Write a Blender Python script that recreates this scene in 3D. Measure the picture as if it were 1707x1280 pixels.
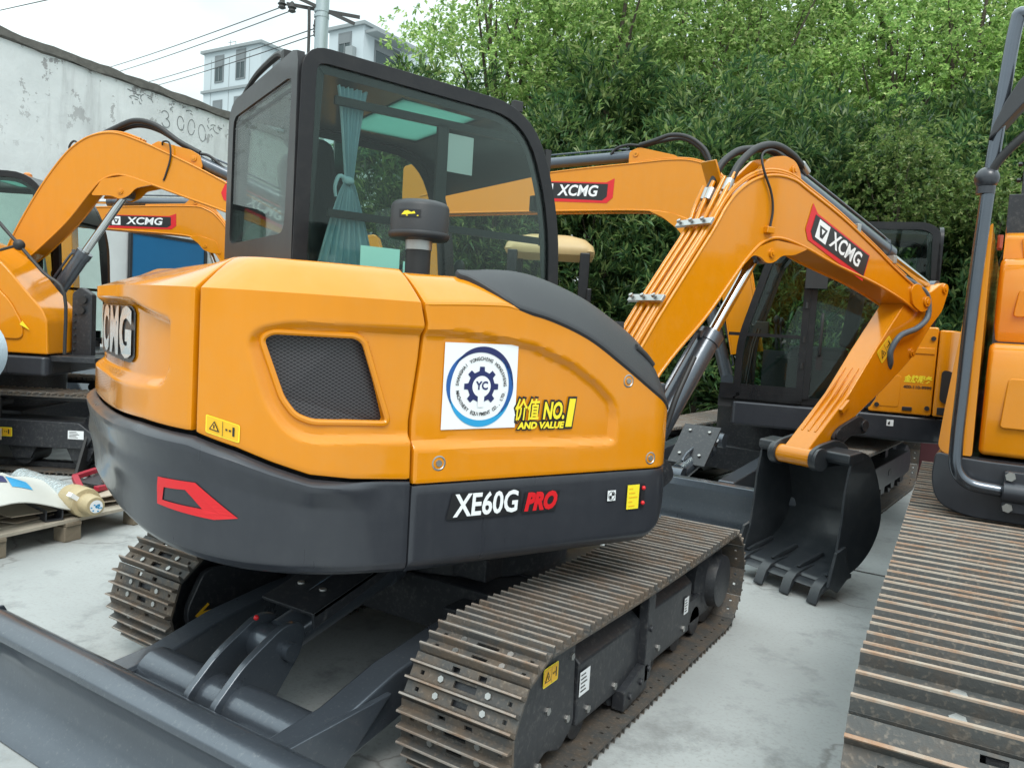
import bpy, bmesh, math, random
import numpy as np
from mathutils import Matrix, Vector
R = math.radians
rnd = random.Random(7)
for o in list(bpy.data.objects): bpy.data.objects.remove(o)
SC = bpy.context.scene
COL = SC.collection
# ---------------------------------------------------------------- camera
CAM = Vector((2.0241, -2.9086, 1.4514)); YAW, PITCH, ROLL, FOC = 0.5626, -0.0741, 0.0605, 1304.0
cd = bpy.data.cameras.new('camera'); cam = bpy.data.objects.new('camera', cd); COL.objects.link(cam); SC.camera = cam
_f = Vector((-math.sin(YAW)*math.cos(PITCH), math.cos(YAW)*math.cos(PITCH), math.sin(PITCH)))
_r = Vector((math.cos(YAW), math.sin(YAW), 0)); _u = _r.cross(_f)
r2 = _r*math.cos(ROLL)+_u*math.sin(ROLL); u2 = -_r*math.sin(ROLL)+_u*math.cos(ROLL)
cam.matrix_world = Matrix(((r2.x,u2.x,-_f.x,CAM.x),(r2.y,u2.y,-_f.y,CAM.y),(r2.z,u2.z,-_f.z,CAM.z),(0,0,0,1)))
cd.sensor_width = 36; cd.sensor_fit = 'HORIZONTAL'; cd.lens = FOC/1707*36; cd.clip_start = .05; cd.clip_end = 1500
# ---------------------------------------------------------------- world and sun
SUN_EL, SUN_AZ = R(52), R(140)      # high veiled sun behind the camera
w = bpy.data.worlds.new('World'); SC.world = w; w.use_nodes = True
nt = w.node_tree; nt.nodes.clear(); N = nt.nodes.new; L = nt.links.new
sky = N('ShaderNodeTexSky'); sky.sky_type = 'NISHITA'; sky.sun_disc = False
sky.sun_elevation = SUN_EL; sky.sun_rotation = SUN_AZ; sky.air_density = 1.0; sky.dust_density = 2.5; sky.ozone_density = 1.0
tc = N('ShaderNodeTexCoord'); mp = N('ShaderNodeMapping'); mp.inputs['Scale'].default_value = (1, 1, 2.2)
nz = N('ShaderNodeTexNoise'); nz.inputs['Scale'].default_value = 2.2; nz.inputs['Detail'].default_value = 6; nz.inputs['Roughness'].default_value = .55
cr = N('ShaderNodeValToRGB'); cr.color_ramp.elements[0].position = .36; cr.color_ramp.elements[1].position = .62
cr.color_ramp.elements[0].color = (.62, .62, .62, 1); cr.color_ramp.elements[1].color = (.95, .95, .95, 1)
mx = N('ShaderNodeMix'); mx.data_type = 'RGBA'; mx.inputs[7].default_value = (15.0, 17.2, 17.2, 1)
bg = N('ShaderNodeBackground'); bg.inputs['Strength'].default_value = .1
out = N('ShaderNodeOutputWorld')
L(tc.outputs['Generated'], mp.inputs[0]); L(mp.outputs[0], nz.inputs['Vector']); L(nz.outputs['Fac'], cr.inputs[0])
sz = N('ShaderNodeSeparateXYZ'); L(tc.outputs['Generated'], sz.inputs[0]); gr = N('ShaderNodeMapRange'); gr.inputs[1].default_value = 0; gr.inputs[2].default_value = 1; gr.inputs[3].default_value = .34; gr.inputs[4].default_value = 1.25; L(sz.outputs[2], gr.inputs[0])   # overcast: brightest overhead
vm = N('ShaderNodeVectorMath'); vm.operation = 'SCALE'; L(mx.outputs[2], vm.inputs[0]); L(gr.outputs[0], vm.inputs[3])
L(cr.outputs[0], mx.inputs[0]); L(sky.outputs[0], mx.inputs[6]); L(vm.outputs[0], bg.inputs[0]); L(bg.outputs[0], out.inputs[0])
sd = bpy.data.lights.new('sun', 'SUN'); sd.energy = 1.2; sd.angle = R(22); sd.color = (1, .96, .9)
so = bpy.data.objects.new('sun', sd); COL.objects.link(so)
_d = Vector((math.sin(SUN_AZ)*math.cos(SUN_EL), math.cos(SUN_AZ)*math.cos(SUN_EL), math.sin(SUN_EL)))
so.rotation_euler = _d.to_track_quat('Z', 'Y').to_euler()
SC.view_settings.view_transform = 'Standard'; SC.view_settings.look = 'None'; SC.view_settings.gamma = 1; SC.view_settings.exposure = 0.52
SC.cycles.max_bounces = 8; SC.cycles.transparent_max_bounces = 16
# ---------------------------------------------------------------- mesh helpers
def catmull(P, k=6, closed=False):
    P = [Vector(p) for p in P]; n = len(P); o = []
    for i in range(n if closed else n-1):
        a = P[(i-1) % n] if closed or i > 0 else P[0]*2-P[1]
        b, c = P[i], P[(i+1) % n]
        d = P[(i+2) % n] if closed or i+2 < n else P[-1]*2-P[-2]
        for j in range(k):
            t = j/k
            o.append(.5*((2*b)+(c-a)*t+(2*a-5*b+4*c-d)*t*t+(3*b-a-3*c+d)*t**3))
    if not closed: o.append(P[-1])
    return o
def rpoly(P, r, k=5):                       # round the corners of a closed 2-D polygon; r one radius or a list
    n = len(P); o = []
    for i in range(n):
        p = Vector(P[i]); a = Vector(P[i-1])-p; b = Vector(P[(i+1) % n])-p
        rr = r[i] if isinstance(r, (list, tuple)) else r
        d = min(rr, a.length*.49, b.length*.49)
        if d < 1e-5: o.append(tuple(p)); continue
        A = p+a.normalized()*d; B = p+b.normalized()*d
        for j in range(k+1):
            t = j/k; q = A*(1-t)**2+p*2*t*(1-t)+B*t*t; o.append(tuple(q))
    return o
def area2(P): return sum(P[i-1][0]*P[i][1]-P[i][0]*P[i-1][1] for i in range(len(P)))/2
def offs(P, d):                             # inward offset of a closed 2-D polygon (d>0 shrinks)
    s = 1 if area2(P) > 0 else -1; n = len(P); o = []
    for i in range(n):
        a = Vector(P[i])-Vector(P[i-1]); b = Vector(P[(i+1) % n])-Vector(P[i])
        na = Vector((-a.y, a.x))*s; nb = Vector((-b.y, b.x))*s
        if na.length: na.normalize()
        if nb.length: nb.normalize()
        m = na+nb
        m = m/max(m.length_squared/2, .5) if m.length > 1e-6 else na
        o.append((P[i][0]+m.x*d, P[i][1]+m.y*d))
    return o
def inpoly(x, y, P):
    c = False; j = len(P)-1
    for i in range(len(P)):
        if (P[i][1] > y) != (P[j][1] > y) and x < (P[j][0]-P[i][0])*(y-P[i][1])/(P[j][1]-P[i][1])+P[i][0]: c = not c
        j = i
    return c
def sdist(x, y, P):                         # signed distance, positive inside
    m = 1e9
    for i in range(len(P)):
        ax, ay = P[i-1][0], P[i-1][1]; bx, by = P[i][0]-ax, P[i][1]-ay
        t = max(0, min(1, ((x-ax)*bx+(y-ay)*by)/(bx*bx+by*by+1e-12)))
        m = min(m, math.hypot(x-ax-t*bx, y-ay-t*by))
    return m if inpoly(x, y, P) else -m
def sstep(t): t = max(0, min(1, t)); return t*t*(3-2*t)
def lerp(x, tab):
    if x <= tab[0][0]: return tab[0][1]
    for (a, b), (c, d) in zip(tab, tab[1:]):
        if x <= c: return b+(d-b)*(x-a)/(c-a)
    return tab[-1][1]
class MB:
    def __init__(s): s.v = []; s.f = []; s.m = []; s.mi = 0; s.T = None
    def V(s, p):
        p = Vector(p); s.v.append(s.T @ p if s.T else p); return len(s.v)-1
    def F(s, f): s.f.append(tuple(f)); s.m.append(s.mi)
    def quadstrip(s, A, B, closed=False):
        n = len(A)
        for i in range(n if closed else n-1):
            j = (i+1) % n; s.F((A[i], A[j], B[j], B[i]))
    def box(s, c, d, rot=None):
        c = Vector(c); h = [x/2 for x in d]; ids = []
        for x in (-1, 1):
            for y in (-1, 1):
                for z in (-1, 1):
                    q = Vector((x*h[0], y*h[1], z*h[2]))
                    if rot: q = rot @ q
                    ids.append(s.V(c+q))
        for f in ((0,1,3,2),(4,6,7,5),(0,4,5,1),(2,3,7,6),(0,2,6,4),(1,5,7,3)): s.F([ids[i] for i in f])
        return s
    def bar(s, p0, p1, wx, wz, up=(0,0,1)):     # rectangular bar from p0 to p1
        p0, p1 = Vector(p0), Vector(p1); y = (p1-p0).normalized(); x = y.cross(Vector(up)).normalized(); z = x.cross(y)
        rot = Matrix((x, y, z)).transposed(); s.box((p0+p1)/2, (wx, (p1-p0).length, wz), rot); return s
    def prism(s, P, lo, hi, ax='x', hole=None):
        def m(p, h): return {'x': (h, p[0], p[1]), 'y': (p[0], h, p[1]), 'z': (p[0], p[1], h)}[ax]
        A = [s.V(m(p, lo)) for p in P]; B = [s.V(m(p, hi)) for p in P]
        if hole is None:
            s.F(A[::-1]); s.F(B)
        else:
            C = [s.V(m(p, lo)) for p in hole]; D = [s.V(m(p, hi)) for p in hole]
            s.quadstrip(A, C, True); s.quadstrip(D, B, True); s.quadstrip(C, D, True)
        s.quadstrip(B, A, True); return s
    def tube(s, P, r, n=10, k=0, cap=True, closed=False):
        P = catmull(P, k, closed) if k else [Vector(p) for p in P]
        m = len(P); rings = []; nrm = None
        for i, p in enumerate(P):
            t = (P[(i+1) % m]-P[i-1]) if closed else (P[min(i+1, m-1)]-P[max(i-1, 0)])
            t.normalize()
            if nrm is None: nrm = t.orthogonal().normalized()
            else:
                nrm = nrm-t*nrm.dot(t); nrm.normalize()
            b = t.cross(nrm); rr = r[i] if isinstance(r, list) else (r(i/(m-1)) if callable(r) else r)
            rings.append([s.V(p+(nrm*math.cos(2*math.pi*j/n)+b*math.sin(2*math.pi*j/n))*rr) for j in range(n)])
        for a, b in zip(rings, rings[1:]): s.quadstrip(a, b, True)
        if closed: s.quadstrip(rings[-1], rings[0], True)
        elif cap: s.F(rings[0][::-1]); s.F(rings[-1])
        return s
    def cyl(s, p0, p1, r, r1=None, n=24):
        p0, p1 = Vector(p0), Vector(p1); t = (p1-p0).normalized(); a = t.orthogonal().normalized(); b = t.cross(a)
        A = []; B = []; r1 = r if r1 is None else r1
        for j in range(n):
            d = a*math.cos(2*math.pi*j/n)+b*math.sin(2*math.pi*j/n); A.append(s.V(p0+d*r)); B.append(s.V(p1+d*r1))
        s.quadstrip(B, A, True); s.F(A); s.F(B[::-1]); return s
    def lathe(s, o, ax, prof, n=28):            # prof: (distance along axis, radius)
        o = Vector(o); t = Vector(ax).normalized(); a = t.orthogonal().normalized(); b = t.cross(a); rings = []
        for h, r in prof: rings.append([s.V(o+t*h+(a*math.cos(2*math.pi*j/n)+b*math.sin(2*math.pi*j/n))*max(r, 1e-4)) for j in range(n)])
        for A, B in zip(rings, rings[1:]): s.quadstrip(A, B, True)
        s.F(rings[0][::-1]); s.F(rings[-1]); return s
    def ball(s, c, r, n=14, sc=(1,1,1)):
        c = Vector(c); rings = []
        for i in range(1, n//2):
            t = math.pi*i/(n//2); rings.append([s.V(c+Vector((r*sc[0]*math.sin(t)*math.cos(2*math.pi*j/n), r*sc[1]*math.sin(t)*math.sin(2*math.pi*j/n), r*sc[2]*math.cos(t)))) for j in range(n)])
        T = s.V(c+Vector((0,0,r*sc[2]))); B = s.V(c-Vector((0,0,r*sc[2])))
        for A, C in zip(rings, rings[1:]): s.quadstrip(C, A, True)
        for j in range(n): s.F((T, rings[0][j], rings[0][(j+1) % n])); s.F((B, rings[-1][(j+1) % n], rings[-1][j]))
        return s
    def grid(s, fn, us, vs, flip=False):
        I = [[s.V(fn(u, v)) for v in vs] for u in us]
        for a, b in zip(I, I[1:]):
            for j in range(len(vs)-1):
                q = (a[j], b[j], b[j+1], a[j+1]); s.F(q[::-1] if flip else q)
        return I
    def patch(s, fn, us, vs, rim=.025, rr=.006):    # a panel skin with rounded, returned edges; fn gives the outer point
        P = [[Vector(fn(u, v)) for v in vs] for u in us]; nu, nv = len(us), len(vs)
        Nn = [[None]*nv for _ in us]
        for i in range(nu):
            for j in range(nv):
                a = P[min(i+1, nu-1)][j]-P[max(i-1, 0)][j]; b = P[i][min(j+1, nv-1)]-P[i][max(j-1, 0)]
                q = a.cross(b); Nn[i][j] = q.normalized() if q.length > 1e-12 else Vector((0,0,1))
        I = [[s.V(P[i][j]) for j in range(nv)] for i in range(nu)]
        for i in range(nu-1):
            for j in range(nv-1): s.F((I[i][j], I[i+1][j], I[i+1][j+1], I[i][j+1]))
        ring = [(i, 0) for i in range(nu)]+[(nu-1, j) for j in range(1, nv)]+[(i, nv-1) for i in range(nu-2, -1, -1)]+[(0, j) for j in range(nv-2, 0, -1)]
        A = [I[i][j] for i, j in ring]
        m = len(ring)
        def outd(k):
            a = P[ring[(k+1) % m][0]][ring[(k+1) % m][1]]-P[ring[k-1][0]][ring[k-1][1]]
            n_ = Nn[ring[k][0]][ring[k][1]]; d = a.cross(n_); return d.normalized() if d.length > 1e-12 else Vector((0,0,0))
        B = [s.V(P[i][j]+outd(k)*rr*.7-Nn[i][j]*rr*.3) for k, (i, j) in enumerate(ring)]
        C = [s.V(P[i][j]+outd(k)*rr-Nn[i][j]*rr) for k, (i, j) in enumerate(ring)]
        D = [s.V(P[i][j]+outd(k)*rr-Nn[i][j]*rim) for k, (i, j) in enumerate(ring)]
        for X, Y in ((A, B), (B, C), (C, D)): s.quadstrip(Y, X, True)
        return s
    def mesh(s, name, mats, smooth=40):
        me = bpy.data.meshes.new(name); me.from_pydata([tuple(v) for v in s.v], [], s.f)
        for m in (mats if isinstance(mats, (list, tuple)) else [mats]): me.materials.append(m)
        me.polygons.foreach_set('material_index', s.m)
        bm = bmesh.new(); bm.from_mesh(me); bmesh.ops.recalc_face_normals(bm, faces=bm.faces) if not getattr(s, 'keepn', False) else None
        bm.to_mesh(me); bm.free()
        if smooth:
            me.polygons.foreach_set('use_smooth', [True]*len(me.polygons)); me.set_sharp_from_angle(angle=R(smooth))
        me.update(); return me
def put(name, me, parent=None, M=None, label=None):
    o = bpy.data.objects.new(name, me); COL.objects.link(o)
    if parent is not None: o.parent = parent
    if M is not None: o.matrix_local = M
    if label: o['label'] = label
    return o
def part(name, mb, mats, parent=None, M=None, bevel=0, smooth=40, label=None, seg=2):
    o = put(name, mb.mesh(name, mats, smooth), parent, M, label)
    if bevel:
        b = o.modifiers.new('bevel', 'BEVEL'); b.width = bevel; b.segments = seg; b.limit_method = 'ANGLE'; b.angle_limit = R(35); b.harden_normals = True
    return o
def tag(o, label, cat, group=None, kind=None):
    o['label'] = label; o['category'] = cat
    if group: o['group'] = group
    if kind: o['kind'] = kind
    return o
def thing(name, loc, rz, label, cat, group=None):
    o = bpy.data.objects.new(name, None); COL.objects.link(o); o.location = loc; o.rotation_euler = (0, 0, rz); o.empty_display_size = .2
    return tag(o, label, cat, group)
def struct(o): o['kind'] = 'structure'; return o
_tc = {}
def textgeo(s, size=1, bold=.0, shear=0, align='CENTER'):
    key = (s, size, bold, shear, align)
    if key in _tc: return _tc[key]
    c = bpy.data.curves.new('t', 'FONT'); c.body = s; c.size = size; c.offset = bold; c.shear = shear; c.align_x = align; c.align_y = 'CENTER'; c.resolution_u = 3
    o = bpy.data.objects.new('t', c); COL.objects.link(o)
    dg = bpy.context.evaluated_depsgraph_get(); me = bpy.data.meshes.new_from_object(o.evaluated_get(dg))
    r = ([tuple(v.co[:2]) for v in me.vertices], [tuple(p.vertices) for p in me.polygons])
    bpy.data.objects.remove(o); bpy.data.curves.remove(c); bpy.data.meshes.remove(me); _tc[key] = r; return r
def text(mb, s, fn, width=None, size=1, bold=.0, shear=0, align='CENTER'):    # fn maps text (x,y) to a 3-D point; width rescales the line
    v, f = textgeo(s, size, bold, shear, align)
    if not v: return
    k = 1
    if width:
        xs = [p[0] for p in v]; x0, x1 = min(xs), max(xs); k = width/(x1-x0); cx = (x0+x1)/2 if align == 'CENTER' else 0
        v = [((p[0]-cx)*k, p[1]) for p in v]
    ids = [mb.V(fn(*p)) for p in v]
    for q in f: mb.F([ids[i] for i in q])
def plane(o, ax, ay, n=0):
    o, ax, ay = Vector(o), Vector(ax).normalized(), Vector(ay).normalized(); nn = ax.cross(ay).normalized()*n
    return lambda x, y, h=0: o+ax*x+ay*y+nn+ax.cross(ay)*h
def poly(mb, fn, P, h=0): mb.F([mb.V(fn(p[0], p[1], h)) for p in P])
# ---------------------------------------------------------------- materials
def newmat(name):
    m = bpy.data.materials.new(name); m.use_nodes = True; t = m.node_tree; t.nodes.clear()
    return m, t, t.nodes.new, t.links.new
def mat(name, col, rough=.5, metal=0, var=.1, vscale=4, bump=0, bscale=60, coat=0, dust=0, dustcol=(.35,.32,.28), rvar=.08, streak=False, spec=.5, dscale=14, dlo=.45):
    m, t, N, L = newmat(name); b = N('ShaderNodeBsdfPrincipled'); o = N('ShaderNodeOutputMaterial'); L(b.outputs[0], o.inputs[0])
    b.inputs['Metallic'].default_value = metal; b.inputs['Coat Weight'].default_value = coat; b.inputs['Coat Roughness'].default_value = .06; b.inputs['Specular IOR Level'].default_value = spec
    tc = N('ShaderNodeTexCoord'); n = N('ShaderNodeTexNoise'); n.inputs['Scale'].default_value = vscale; n.inputs['Detail'].default_value = 5; n.inputs['Roughness'].default_value = .6
    src = tc.outputs['Object']
    if streak:
        mp = N('ShaderNodeMapping'); mp.inputs['Scale'].default_value = (6, 6, .7); L(src, mp.inputs[0]); L(mp.outputs[0], n.inputs['Vector'])
    else: L(src, n.inputs['Vector'])
    hs = N('ShaderNodeMix'); hs.data_type = 'RGBA'; hs.inputs[6].default_value = (*[c*(1-var) for c in col], 1); hs.inputs[7].default_value = (*[min(1, c*(1+var)) for c in col], 1)
    L(n.outputs['Fac'], hs.inputs[0]); cur = hs.outputs[2]
    if dust:
        n2 = N('ShaderNodeTexNoise'); n2.inputs['Scale'].default_value = dscale; n2.inputs['Detail'].default_value = 8; n2.inputs['Roughness'].default_value = .7; L(src, n2.inputs['Vector'])
        rp = N('ShaderNodeMapRange'); rp.inputs[1].default_value = dlo; rp.inputs[2].default_value = .8; rp.inputs[4].default_value = dust; L(n2.outputs['Fac'], rp.inputs[0])
        d = N('ShaderNodeMix'); d.data_type = 'RGBA'; d.inputs[7].default_value = (*dustcol, 1); L(rp.outputs[0], d.inputs[0]); L(cur, d.inputs[6]); cur = d.outputs[2]
    L(cur, b.inputs['Base Color'])
    rr = N('ShaderNodeMapRange'); rr.inputs[3].default_value = max(.02, rough-rvar); rr.inputs[4].default_value = rough+rvar; L(n.outputs['Fac'], rr.inputs[0]); L(rr.outputs[0], b.inputs['Roughness'])
    if bump:
        n3 = N('ShaderNodeTexNoise'); n3.inputs['Scale'].default_value = bscale; n3.inputs['Detail'].default_value = 4; L(src, n3.inputs['Vector'])
        bp = N('ShaderNodeBump'); bp.inputs['Strength'].default_value = bump; bp.inputs['Distance'].default_value = .01; L(n3.outputs['Fac'], bp.inputs['Height']); L(bp.outputs[0], b.inputs['Normal'])
    return m
M_YEL = mat('orange_paint', (.65, .228, .003), .17, 0, .05, 2.5, .02, 18, .45, .10, (.50,.33,.14), streak=True, spec=.35)
M_GRY = mat('charcoal_paint', (.036, .039, .048), .30, .25, .12, 3, .03, 25, .2, .07, (.15,.15,.15), streak=True)
M_CHAR = mat('frame_paint', (.022, .024, .029), .42, 0, .25, 5, .06, 60, 0, .5, (.17,.165,.155), dscale=45, dlo=.52)
M_BLADE = mat('blade_paint', (.085, .10, .122), .30, .55, .18, 4, .06, 60, .5, .55, (.26,.27,.27), dscale=75, dlo=.56)
M_CAB = mat('cab_paint', (.009, .009, .011), .30, 0, .1, 4, 0, 40, .12, .03, spec=.35)
M_BUCK = mat('bucket_paint', (.026, .031, .037), .36, 0, .2, 5, .05, 40, .1, .16, (.15,.155,.155))
M_BLK = mat('black_rubber', (.018, .018, .019), .5, 0, .2, 20)
M_PLAS = mat('black_plastic', (.030, .032, .036), .48, 0, .15, 12, .1, 300)
M_CHR = mat('chrome', (.62, .63, .63), .16, 1, .05, 6)
M_STL = mat('zinc_steel', (.42, .42, .41), .38, .9, .2, 20)
M_WHT = mat('white_vinyl', (.78, .80, .82), .35, 0, .03, 5)
M_RED = mat('red_vinyl', (.62, .012, .018), .35, 0, .06, 8)
M_BLKV = mat('black_vinyl', (.015, .015, .017), .35, 0, .1, 8)
M_YELV = mat('yellow_vinyl', (.80, .44, .02), .4, 0, .05, 8)
M_LEMON = mat('lemon_vinyl', (.85, .70, .03), .4, 0, .05, 8)
M_NAVY = mat('navy_print', (.012, .018, .10), .4, 0, .05, 8)
M_CYAN = mat('cyan_print', (.02, .30, .58), .4, 0, .05, 8)
M_SILV = mat('silver_letter', (.55, .60, .62), .25, .4, .1, 10)
M_TAN = mat('cream_paint', (.46, .33, .16), .5, 0, .12, 6, .1, 12)
def glass(name, tint, rough=.0, gl=.10):
    m, t, N, L = newmat(name); o = N('ShaderNodeOutputMaterial'); tr = N('ShaderNodeBsdfTransparent'); tr.inputs[0].default_value = (*tint, 1)
    g = N('ShaderNodeBsdfGlossy'); g.inputs['Roughness'].default_value = rough; fr = N('ShaderNodeFresnel'); fr.inputs[0].default_value = 1.5
    mr = N('ShaderNodeMapRange'); mr.inputs[1].default_value = .04; mr.inputs[2].default_value = 1; mr.inputs[3].default_value = gl*.24; mr.inputs[4].default_value = .8; L(fr.outputs[0], mr.inputs[0])
    mx = N('ShaderNodeMixShader'); L(mr.outputs[0], mx.inputs[0]); L(tr.outputs[0], mx.inputs[1]); L(g.outputs[0], mx.inputs[2]); L(mx.outputs[0], o.inputs[0]); return m
M_GLS = glass('tinted_glass', (.84, .92, .89))
M_GLSG = glass('green_hatch_glass', (.35, .75, .65), .02)
def rusty(name, base, rust, lo=.42, hi=.62, rough=.6, sc=9):
    m, t, N, L = newmat(name); b = N('ShaderNodeBsdfPrincipled'); o = N('ShaderNodeOutputMaterial'); L(b.outputs[0], o.inputs[0])
    tc = N('ShaderNodeTexCoord'); oi = N('ShaderNodeObjectInfo'); ad = N('ShaderNodeVectorMath'); ad.operation = 'ADD'; ml = N('ShaderNodeVectorMath'); ml.operation = 'SCALE'; ml.inputs[3].default_value = 37
    cb = N('ShaderNodeCombineXYZ'); L(oi.outputs['Random'], cb.inputs[0]); L(oi.outputs['Random'], cb.inputs[1]); L(cb.outputs[0], ml.inputs[0]); L(ml.outputs[0], ad.inputs[0]); L(tc.outputs['Object'], ad.inputs[1])
    n = N('ShaderNodeTexNoise'); n.inputs['Scale'].default_value = sc; n.inputs['Detail'].default_value = 7; n.inputs['Roughness'].default_value = .7; L(ad.outputs[0], n.inputs['Vector'])
    n2 = N('ShaderNodeTexNoise'); n2.inputs['Scale'].default_value = sc*9; n2.inputs['Detail'].default_value = 4; L(ad.outputs[0], n2.inputs['Vector'])
    rp = N('ShaderNodeMapRange'); rp.inputs[1].default_value = lo; rp.inputs[2].default_value = hi; L(n.outputs['Fac'], rp.inputs[0])
    c1 = N('ShaderNodeMix'); c1.data_type = 'RGBA'; c1.inputs[6].default_value = (*base, 1); c1.inputs[7].default_value = (*rust, 1); L(rp.outputs[0], c1.inputs[0])
    c2 = N('ShaderNodeMix'); c2.data_type = 'RGBA'; c2.inputs[7].default_value = (.30, .25, .20, 1); L(c1.outputs[2], c2.inputs[6])
    r2_ = N('ShaderNodeMapRange'); r2_.inputs[1].default_value = .56; r2_.inputs[2].default_value = .80; r2_.inputs[4].default_value = .6; L(n2.outputs['Fac'], r2_.inputs[0]); L(r2_.outputs[0], c2.inputs[0])
    L(c2.outputs[2], b.inputs['Base Color']); b.inputs['Roughness'].default_value = rough; b.inputs['Metallic'].default_value = .35
    bp = N('ShaderNodeBump'); bp.inputs['Strength'].default_value = .35; bp.inputs['Distance'].default_value = .004; L(n2.outputs['Fac'], bp.inputs['Height']); L(bp.outputs[0], b.inputs['Normal']); return m
M_SHOE = rusty('track_steel', (.085, .084, .082), (.14, .108, .082))
M_GROU = rusty('worn_lit_grouser', (.36, .33, .30), (.27, .18, .125), .42, .66)
M_SHOE5 = rusty('track_steel_wide', (.075, .077, .076), (.125, .092, .068), .50, .8)
M_GROU5 = rusty('rusty_lit_grouser', (.36, .31, .26), (.33, .18, .10), .42, .7)
def meshmat():
    m, t, N, L = newmat('expanded_metal'); b = N('ShaderNodeBsdfPrincipled'); o = N('ShaderNodeOutputMaterial'); L(b.outputs[0], o.inputs[0])
    tc = N('ShaderNodeTexCoord'); sx = N('ShaderNodeSeparateXYZ'); L(tc.outputs['Object'], sx.inputs[0])
    def wave(sy, sz):
        a = N('ShaderNodeMath'); a.operation = 'MULTIPLY'; a.inputs[1].default_value = sy; L(sx.outputs[1], a.inputs[0])
        c = N('ShaderNodeMath'); c.operation = 'MULTIPLY'; c.inputs[1].default_value = sz; L(sx.outputs[2], c.inputs[0])
        d = N('ShaderNodeMath'); d.operation = 'ADD'; L(a.outputs[0], d.inputs[0]); L(c.outputs[0], d.inputs[1])
        e = N('ShaderNodeMath'); e.operation = 'PINGPONG'; e.inputs[1].default_value = .5; L(d.outputs[0], e.inputs[0]); return e
    w1, w2 = wave(55, 95), wave(-55, 95); mn = N('ShaderNodeMath'); mn.operation = 'MINIMUM'; L(w1.outputs[0], mn.inputs[0]); L(w2.outputs[0], mn.inputs[1])
    rp = N('ShaderNodeMapRange'); rp.inputs[1].default_value = .06; rp.inputs[2].default_value = .13; L(mn.outputs[0], rp.inputs[0])
    mx = N('ShaderNodeMix'); mx.data_type = 'RGBA'; mx.inputs[6].default_value = (.075, .07, .078, 1); mx.inputs[7].default_value = (.008, .007, .009, 1); L(rp.outputs[0], mx.inputs[0]); L(mx.outputs[2], b.inputs['Base Color'])
    b.inputs['Roughness'].default_value = .45; return m
M_MESH = meshmat()
# ================================================================ setting: ground
def concrete():
    m, t, N, L = newmat('concrete_yard'); b = N('ShaderNodeBsdfPrincipled'); o = N('ShaderNodeOutputMaterial'); L(b.outputs[0], o.inputs[0])
    tc = N('ShaderNodeTexCoord')
    def noise(s, d, r=.6):
        n = N('ShaderNodeTexNoise'); n.inputs['Scale'].default_value = s; n.inputs['Detail'].default_value = d; n.inputs['Roughness'].default_value = r; L(tc.outputs['Object'], n.inputs['Vector']); return n
    a, c, d = noise(.55, 6), noise(3.2, 8, .7), noise(60, 4)
    def mix(f, x, y, lo=0, hi=1):
        q = N('ShaderNodeMix'); q.data_type = 'RGBA'; r_ = N('ShaderNodeMapRange'); r_.inputs[1].default_value = lo; r_.inputs[2].default_value = hi; L(f.outputs[0], r_.inputs[0]); L(r_.outputs[0], q.inputs[0])
        for i, z in ((6, x), (7, y)):
            if isinstance(z, tuple): q.inputs[i].default_value = (*z, 1)
            else: L(z, q.inputs[i])
        return q.outputs[2]
    k = mix(a, (.31, .325, .325), (.41, .43, .43), .35, .65); k = mix(c, (.21, .22, .22), k, .30, .46); k2 = mix(d, (.30, .30, .29), k, .25, .48)
    e = noise(1.3, 9, .75); k2 = mix(e, k2, (.15, .15, .148), .56, .80)
    vo = N('ShaderNodeTexVoronoi'); vo.feature = 'DISTANCE_TO_EDGE'; vo.inputs['Scale'].default_value = .32; wv = N('ShaderNodeVectorMath'); wv.operation = 'ADD'; sc_ = N('ShaderNodeVectorMath'); sc_.operation = 'SCALE'; sc_.inputs[3].default_value = .5; nn_ = N('ShaderNodeTexNoise'); nn_.inputs['Scale'].default_value = 2.5; nn_.inputs['Detail'].default_value = 6; L(tc.outputs['Object'], nn_.inputs['Vector']); L(nn_.outputs['Color'], sc_.inputs[0]); L(tc.outputs['Object'], wv.inputs[0]); L(sc_.outputs[0], wv.inputs[1]); L(wv.outputs[0], vo.inputs['Vector'])
    k2 = mix(vo, (.22, .22, .215), k2, .0, .004)
    L(k2, b.inputs['Base Color']); b.inputs['Roughness'].default_value = .82
    bp = N('ShaderNodeBump'); bp.inputs['Strength'].default_value = .25; bp.inputs['Distance'].default_value = .01; L(c.outputs[0], bp.inputs['Height']); L(bp.outputs[0], b.inputs['Normal']); return m
M_CONC = concrete()
g = MB(); g.box((0, 20, -.05), (400, 400, .1)); struct(part('ground', g, M_CONC, smooth=0))
M_JOINT = mat('joint_sealant', (.16, .16, .155), .9, 0, .3, 8)
jb = MB()
for x in (-4.3, 4.3): jb.box((x, 3, .002), (.016, 30, .004))
for y in (2.55, 7.2): jb.box((0, y, .0035), (24, .016, .004))
struct(part('ground_joint', jb, M_JOINT, smooth=0))
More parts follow.
